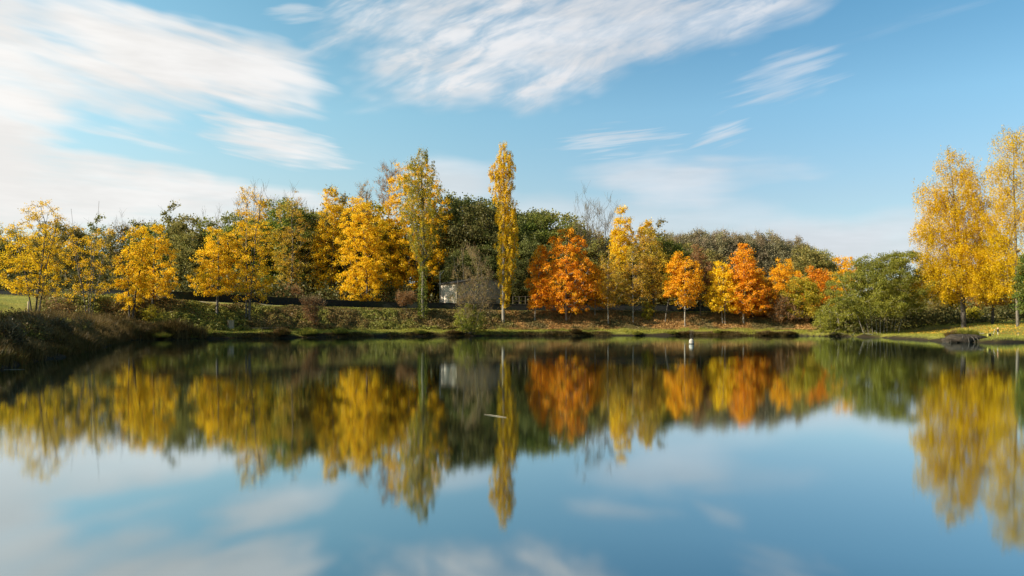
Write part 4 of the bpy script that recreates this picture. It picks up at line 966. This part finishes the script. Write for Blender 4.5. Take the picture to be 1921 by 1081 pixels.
DH = 130.0; k = DH / F
cor = Vector(((858 - CX) * k, DH - 1.6)); lft = Vector(((826 - CX) * k, DH + 1.2)); rgt = Vector(((942 - CX) * k * (DH + 2.4) / DH, DH + 0.8)); bck = lft + (rgt - cor)
hz0 = hz(cor.x, cor.y + 1.5); zt = CAMH + (HY - 532) * k; zp = CAMH + (HY - 524) * k
hut = thing('hut', (cor.x, cor.y + 1.5, hz0), 'pale walled hut with a dark gable roof half hidden by the leafless shrub tree', 'hut')
o_ = Vector((cor.x, cor.y + 1.5)); P = [(q - o_) for q in (cor, rgt, bck, lft)]
H = zt - hz0; HP = H + 0.9
wv = [(q.x, q.y, -.4) for q in P] + [(q.x, q.y, H) for q in P]
pk0 = (P[0] + P[1]) / 2 + (P[1] - P[0]) * .16; pk1 = (P[3] + P[2]) / 2 + (P[1] - P[0]) * .16
wv += [(pk0.x, pk0.y, HP), (pk1.x, pk1.y, HP)]
hm = MB(); hm.v = wv; hm.f = [(1, 2, 6, 5), (2, 3, 7, 9, 6), (3, 0, 4, 7)]
hm.build('wall', 'plaster_cream', hut)
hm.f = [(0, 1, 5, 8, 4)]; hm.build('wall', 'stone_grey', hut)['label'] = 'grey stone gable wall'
rf = MB()
e = (P[1] - P[0]).normalized(); fr_ = (P[0] - P[3]).normalized()
def roof_slab(a, b, c, d, t=.16):
    b0 = len(rf.v); up_ = Vector((0, 0, t)); q = [Vector(w) for w in (a, b, c, d)]
    rf.v += [tuple(w + Vector((0, 0, .01))) for w in q] + [tuple(w + up_) for w in q]
    rf.f += [(b0, b0 + 3, b0 + 2, b0 + 1), (b0 + 4, b0 + 5, b0 + 6, b0 + 7)] + [(b0 + i, b0 + (i + 1) % 4, b0 + 4 + (i + 1) % 4, b0 + 4 + i) for i in range(4)]
def v3(q, z_): return (q.x, q.y, z_)
ov = fr_ * .3
roof_slab(v3(P[0] + ov - e * .3, H - .08), v3(pk0 + ov, HP), v3(pk1 - ov, HP), v3(P[3] - ov - e * .3, H - .08))
roof_slab(v3(P[1] + ov + e * .3, H - .12), v3(P[2] - ov + e * .3, H - .12), v3(pk1 - ov, HP + .003), v3(pk0 + ov, HP + .003))
rf.build('roof', 'roof_dark', hut)
dc = P[0] + (P[1] - P[0]) * .72; ra = math.atan2((P[1] - P[0]).y, (P[1] - P[0]).x)
dr = MB().box((dc.x + fr_.x * .03, dc.y + fr_.y * .03, 1.0), (2.2, .08, 2.0), ra).build('door', 'wood_dark', hut)
MB().box((dc.x + fr_.x * .09 + e.x * .8, dc.y + fr_.y * .09 + e.y * .8, 1.0), (.05, .05, .18), ra).build('handle', 'metal_grey', dr)

mp = (lft.x - .1, lft.y - .6); mz = hz(*mp); mt = CAMH + (HY - 509) * k - mz
mast = thing('antenna_mast', (mp[0], mp[1], mz), 'thin pale mast with a slanting arm beside the lit hut wall', 'mast')
MB().tube([(0, 0, -.2), (0, 0, mt)], .06, 8).build('pole', 'float_white', mast)
MB().tube([(0, 0, mt - .6), (.65, 0, mt + .1)], .03, 6).build('arm', 'metal_grey', mast)
MB().tube([(.55, -.25, mt + .06), (.55, .25, mt + .06)], .02, 6).tube([(.4, -.3, mt - .1), (.4, .3, mt - .1)], .02, 6).build('antenna', 'metal_grey', mast)

fn = thing('wire_fence', (0, 0, 0), 'wire fence on thin grey posts behind the wall left of the orange maple', 'fence')
fx = [(px - CX) * 128 / F for px in (962, 974, 986, 998, 1012)]
for X in fx:
    z0 = hz(X, 129.5); MB().box((X, 129.5, z0 + 1.15), (.09, .09, 2.7)).build('post', 'bark_grey', fn)
rb = MB()
for a, b2 in zip(fx, fx[1:]):
    for hh_ in (2.42, 1.7, 1.2): rb.tube([(a + .05, 129.5, hz(a, 129.5) + hh_), (b2 - .05, 129.5, hz(b2, 129.5) + hh_)], .02, 5)
rb.build('wires', 'bark_grey', fn)

# ------------------------------------------------------------------ small things on the banks
X, Dd, Z = place(433, 618)
bl = thing('wooden_block', (X, Dd, Z), 'square wooden block standing upright on the waterside grass', 'post'); bl.rotation_euler = (0, 0, R(40))
MB().box((0, 0, .45), (.62, .62, 1.1), 0, .96).build('body', 'wood_post', bl, bevel=.03)
MB().box((0, 0, 1.03), (.66, .66, .055), 0).build('cap', 'wood_post', bl, bevel=.01)

X, Dd, Z = place(53, 594)
tag(MB().tube([(0, 0, -.4), (.02, 0, .7), (.0, .02, 1.5)], [.085, .08, .075], 10).build('fence_post', 'wood_post', smooth=True, loc=(X, Dd, Z)), 'lone upright wooden post on the left lawn before the many-stemmed maple', 'post')

X0, D0, Z0 = place(449, 620); X1 = X0 + 4.4; D1 = D0 + 4.2
ed = thing('timber_edging', (X0, D0, Z0), 'long low weathered timber edging lying in the waterside grass', 'edging')
za, zb = hz(X0, D0), hz(X1, D1)
bm_ = MB(); L = math.hypot(X1 - X0, D1 - D0)
bm_.box((L / 2, 0, .24), (L, .32, .07)).build('plank', 'wood_post', ed, bevel=.01)
for t in (.06, .5, .94): MB().box((L * t, .04, .02), (.12, .12, .36)).build('stake', 'wood_dark', ed)
ed.rotation_euler = (0, -math.atan2(zb - za, L), math.atan2(D1 - D0, X1 - X0))

# float in the lake
DB = CAMH * F / (645.5 - HY)
bu = thing('float_buoy', ((1297 - CX) / F * DB, DB, 0), 'cream float with thin rods standing upright in the lake', 'buoy')
MB().lathe([(.17, -.25), (.19, -.1), (.19, .24), (.16, .33), (.10, .39), (.05, .42)], n=20).build('body', 'float_white', bu, smooth=True)
MB().lathe([(.195, -.03), (.207, -.01), (.207, .03), (.195, .05)], n=20).build('waterline_band', 'rubber_black', bu, smooth=True)
for sx_ in (-.09, .0, .12):
    MB().tube([(sx_, .0, .36), (sx_ * 1.2, 0, 1.08)], .009, 6).build('rod', 'bark_grey', bu)
MB().tube([(-.17, 0, 1.09), (.19, 0, 1.09)], .011, 6).build('crossbar', 'bark_grey', bu)
MB().box((.09, 0, .44), (.14, .1, .07)).build('shackle', 'rubber_black', bu)

# undercut stump with roots at the right bank
X, Dd = (1806 - CX) / F * 71.2, 71.2
stump = thing('tree_stump', (X, Dd, 0), 'dark undercut stump with bare roots at the waterline below the birch', 'stump')
q = np.random.default_rng(3); th = np.linspace(0, 2 * math.pi, 28, endpoint=False); sv, sf = [], []
for j, (z_, rx) in enumerate([(-.3, 1.0), (.0, 1.15), (.25, 1.35), (.5, 1.2), (.68, .8), (.74, .15)]):
    w = 1 + .22 * np.sin(3 * th + j) + .14 * np.sin(7 * th + 2 * j) + q.normal(size=28) * .04
    sv += [(rx * 1.25 * w[i] * math.cos(t), rx * .8 * w[i] * math.sin(t), z_ + .05 * math.sin(5 * t + j)) for i, t in enumerate(th)]
for j in range(5):
    sf += [(28 * j + i, 28 * j + (i + 1) % 28, 28 * (j + 1) + (i + 1) % 28, 28 * (j + 1) + i) for i in range(28)]
link('body', mesh('body', sv, sf, 'stone_dark', True), stump)
for j in range(7):
    a = -2.6 + j * .33; x0 = 1.2 * math.cos(a); y0 = .8 * math.sin(a)
    MB().tube([(x0 * .8, y0 * .8, .6), (x0 * 1.15, y0 * 1.2, .42), (x0 * 1.35, y0 * 1.35, .15), (x0 * 1.3, y0 * 1.45, -.2)], [.05, .04, .03, .02], 6).build('root', 'bark_dark', stump, smooth=True)
tuft(1812, 0, 1.1, .75, 'blade_green', 'grey green grass tuft growing on top of the undercut stump', 17, D=72.2).location.z = .62
tuft(1790, 0, .7, .7, 'blade_dry', 'brown grass tuft beside the undercut stump', 18, D=72.6).location.z = .45

# angler's things on the right bank
X, Dd, Z = place(1872, 628)
st = thing('bank_stick', (X, Dd, Z), 'short white and black marker stick with an orange head on the right bank', 'stick')
MB().tube([(0, 0, -.15), (0, 0, .26)], .045, 8).build('shaft', 'float_white', st)
MB().tube([(0, 0, .262), (0, 0, .50)], .075, 10).build('sleeve', 'rubber_black', st)
MB().lathe([(.05, .502), (.085, .53), (.085, .60), (.04, .65)], n=12).build('head', 'orange_paint', st, smooth=True)
X, Dd, Z = place(1862, 631)
rd = thing('fishing_rod', (X, Dd, Z), 'thin pale fishing rod leaning up towards the orange headed stick', 'fishing rod')
MB().tube([(0, 0, 0), (.33, .15, .66), (.42, .2, .72)], [.018, .014, .01], 6).build('blank', 'float_white', rd)
MB().tube([(-.06, -.03, -.1), (0, 0, 0.02)], .028, 8).build('handle', 'wood_dark', rd)
MB().lathe([(.02, 0), (.045, .01), (.045, .05), (.02, .06)], (.05, .0, .12), 10).build('reel', 'rubber_black', rd)
X, Dd, Z = place(1853, 632)
pg = thing('mooring_post', (X, Dd, Z), 'short yellowish wooden post at the water edge beside a black bucket', 'post')
MB().tube([(0, 0, -.3), (0, 0, .20)], .062, 10).build('shaft', 'yellow_wood', pg, smooth=True)
MB().lathe([(.062, .201), (.08, .215), (.08, .25), (.05, .27)], n=10).build('head', 'yellow_wood', pg)
X, Dd, Z = place(1857, 632)
bk = thing('bucket', (X, Dd, Z), 'small black bucket beside the short yellowish post', 'bucket')
MB().lathe([(.085, 0), (.105, .24), (.115, .245), (.115, .26), (.09, .255), (.075, .05)], n=16).build('body', 'rubber_black', bk, smooth=True)
MB().tube([(.11 * math.cos(t), 0, .25 + .10 * math.sin(t)) for t in np.linspace(0, math.pi, 9)], .008, 5).build('handle', 'metal_grey', bk)
for px, py, w_, h_, mt_, lab in ((1833, 627, .42, .22, 'cloth_grey', 'grey tackle bag lying on the bank right of the stump'), (1842, 627, .40, .10, 'float_white', 'flat pale box lying beside the grey tackle bag')):
    X, Dd, Z = place(px, py)
    tb = thing('tackle_bag' if h_ > .15 else 'tackle_box', (X, Dd, Z), lab, 'bag' if h_ > .15 else 'box')
    MB().box((0, 0, h_ / 2), (w_, .28, h_), 0, .86).build('body', mt_, tb, bevel=.03)
    if h_ > .15: MB().tube([(-.12, 0, h_ - .01), (-.08, 0, h_ + .09), (.08, 0, h_ + .09), (.12, 0, h_ - .01)], .014, 6).build('strap', 'rubber_black', tb)
    else: MB().box((0, 0, h_ + .012), (w_ * .92, .27, .024), 0).build('lid', mt_, tb)
X, Dd, Z = place(1910, 631)
tag(MB().tube([(0, 0, -.15), (0, 0, .36)], .013, 6).build('peg', 'float_white', loc=(X, Dd, Z)), 'thin pale peg stuck in the grass near the picture edge', 'peg')

# leaf motion trail and foam line on the lake, built as thin stalks
rough_mat('streak_pale', (0.22, 0.18, 0.12), (0.32, 0.27, 0.19), 8, bump=0)
def reed(x0, y0, x1, y1, lab, r=.009, group=None):
    a = CAMH * F / (y0 - HY); b = CAMH * F / (y1 - HY)
    A = Vector(((x0 - CX) / F * a, a, .006)); B = Vector(((x1 - CX) / F * b, b, .006)); mid = (A + B) / 2 + Vector((.01, .01, .004))
    o = MB().tube([A - mid, (A - mid) * .4 + Vector((0, .01, 0)), (B - mid) * .5, B - mid], [r * .4, r, r, r * .5], 6).build('water_streak', 'streak_pale', loc=mid)
    tag(o, lab, 'streak', group)
reed(908, 778, 950, 784, 'pale motion trail of a drifting leaf, built as a stalk, on the reflection of the tall poplar', .004)
reed(0, 694, 46, 693.4, 'pale foam line on the water against the near bank, built as a stalk', .006)
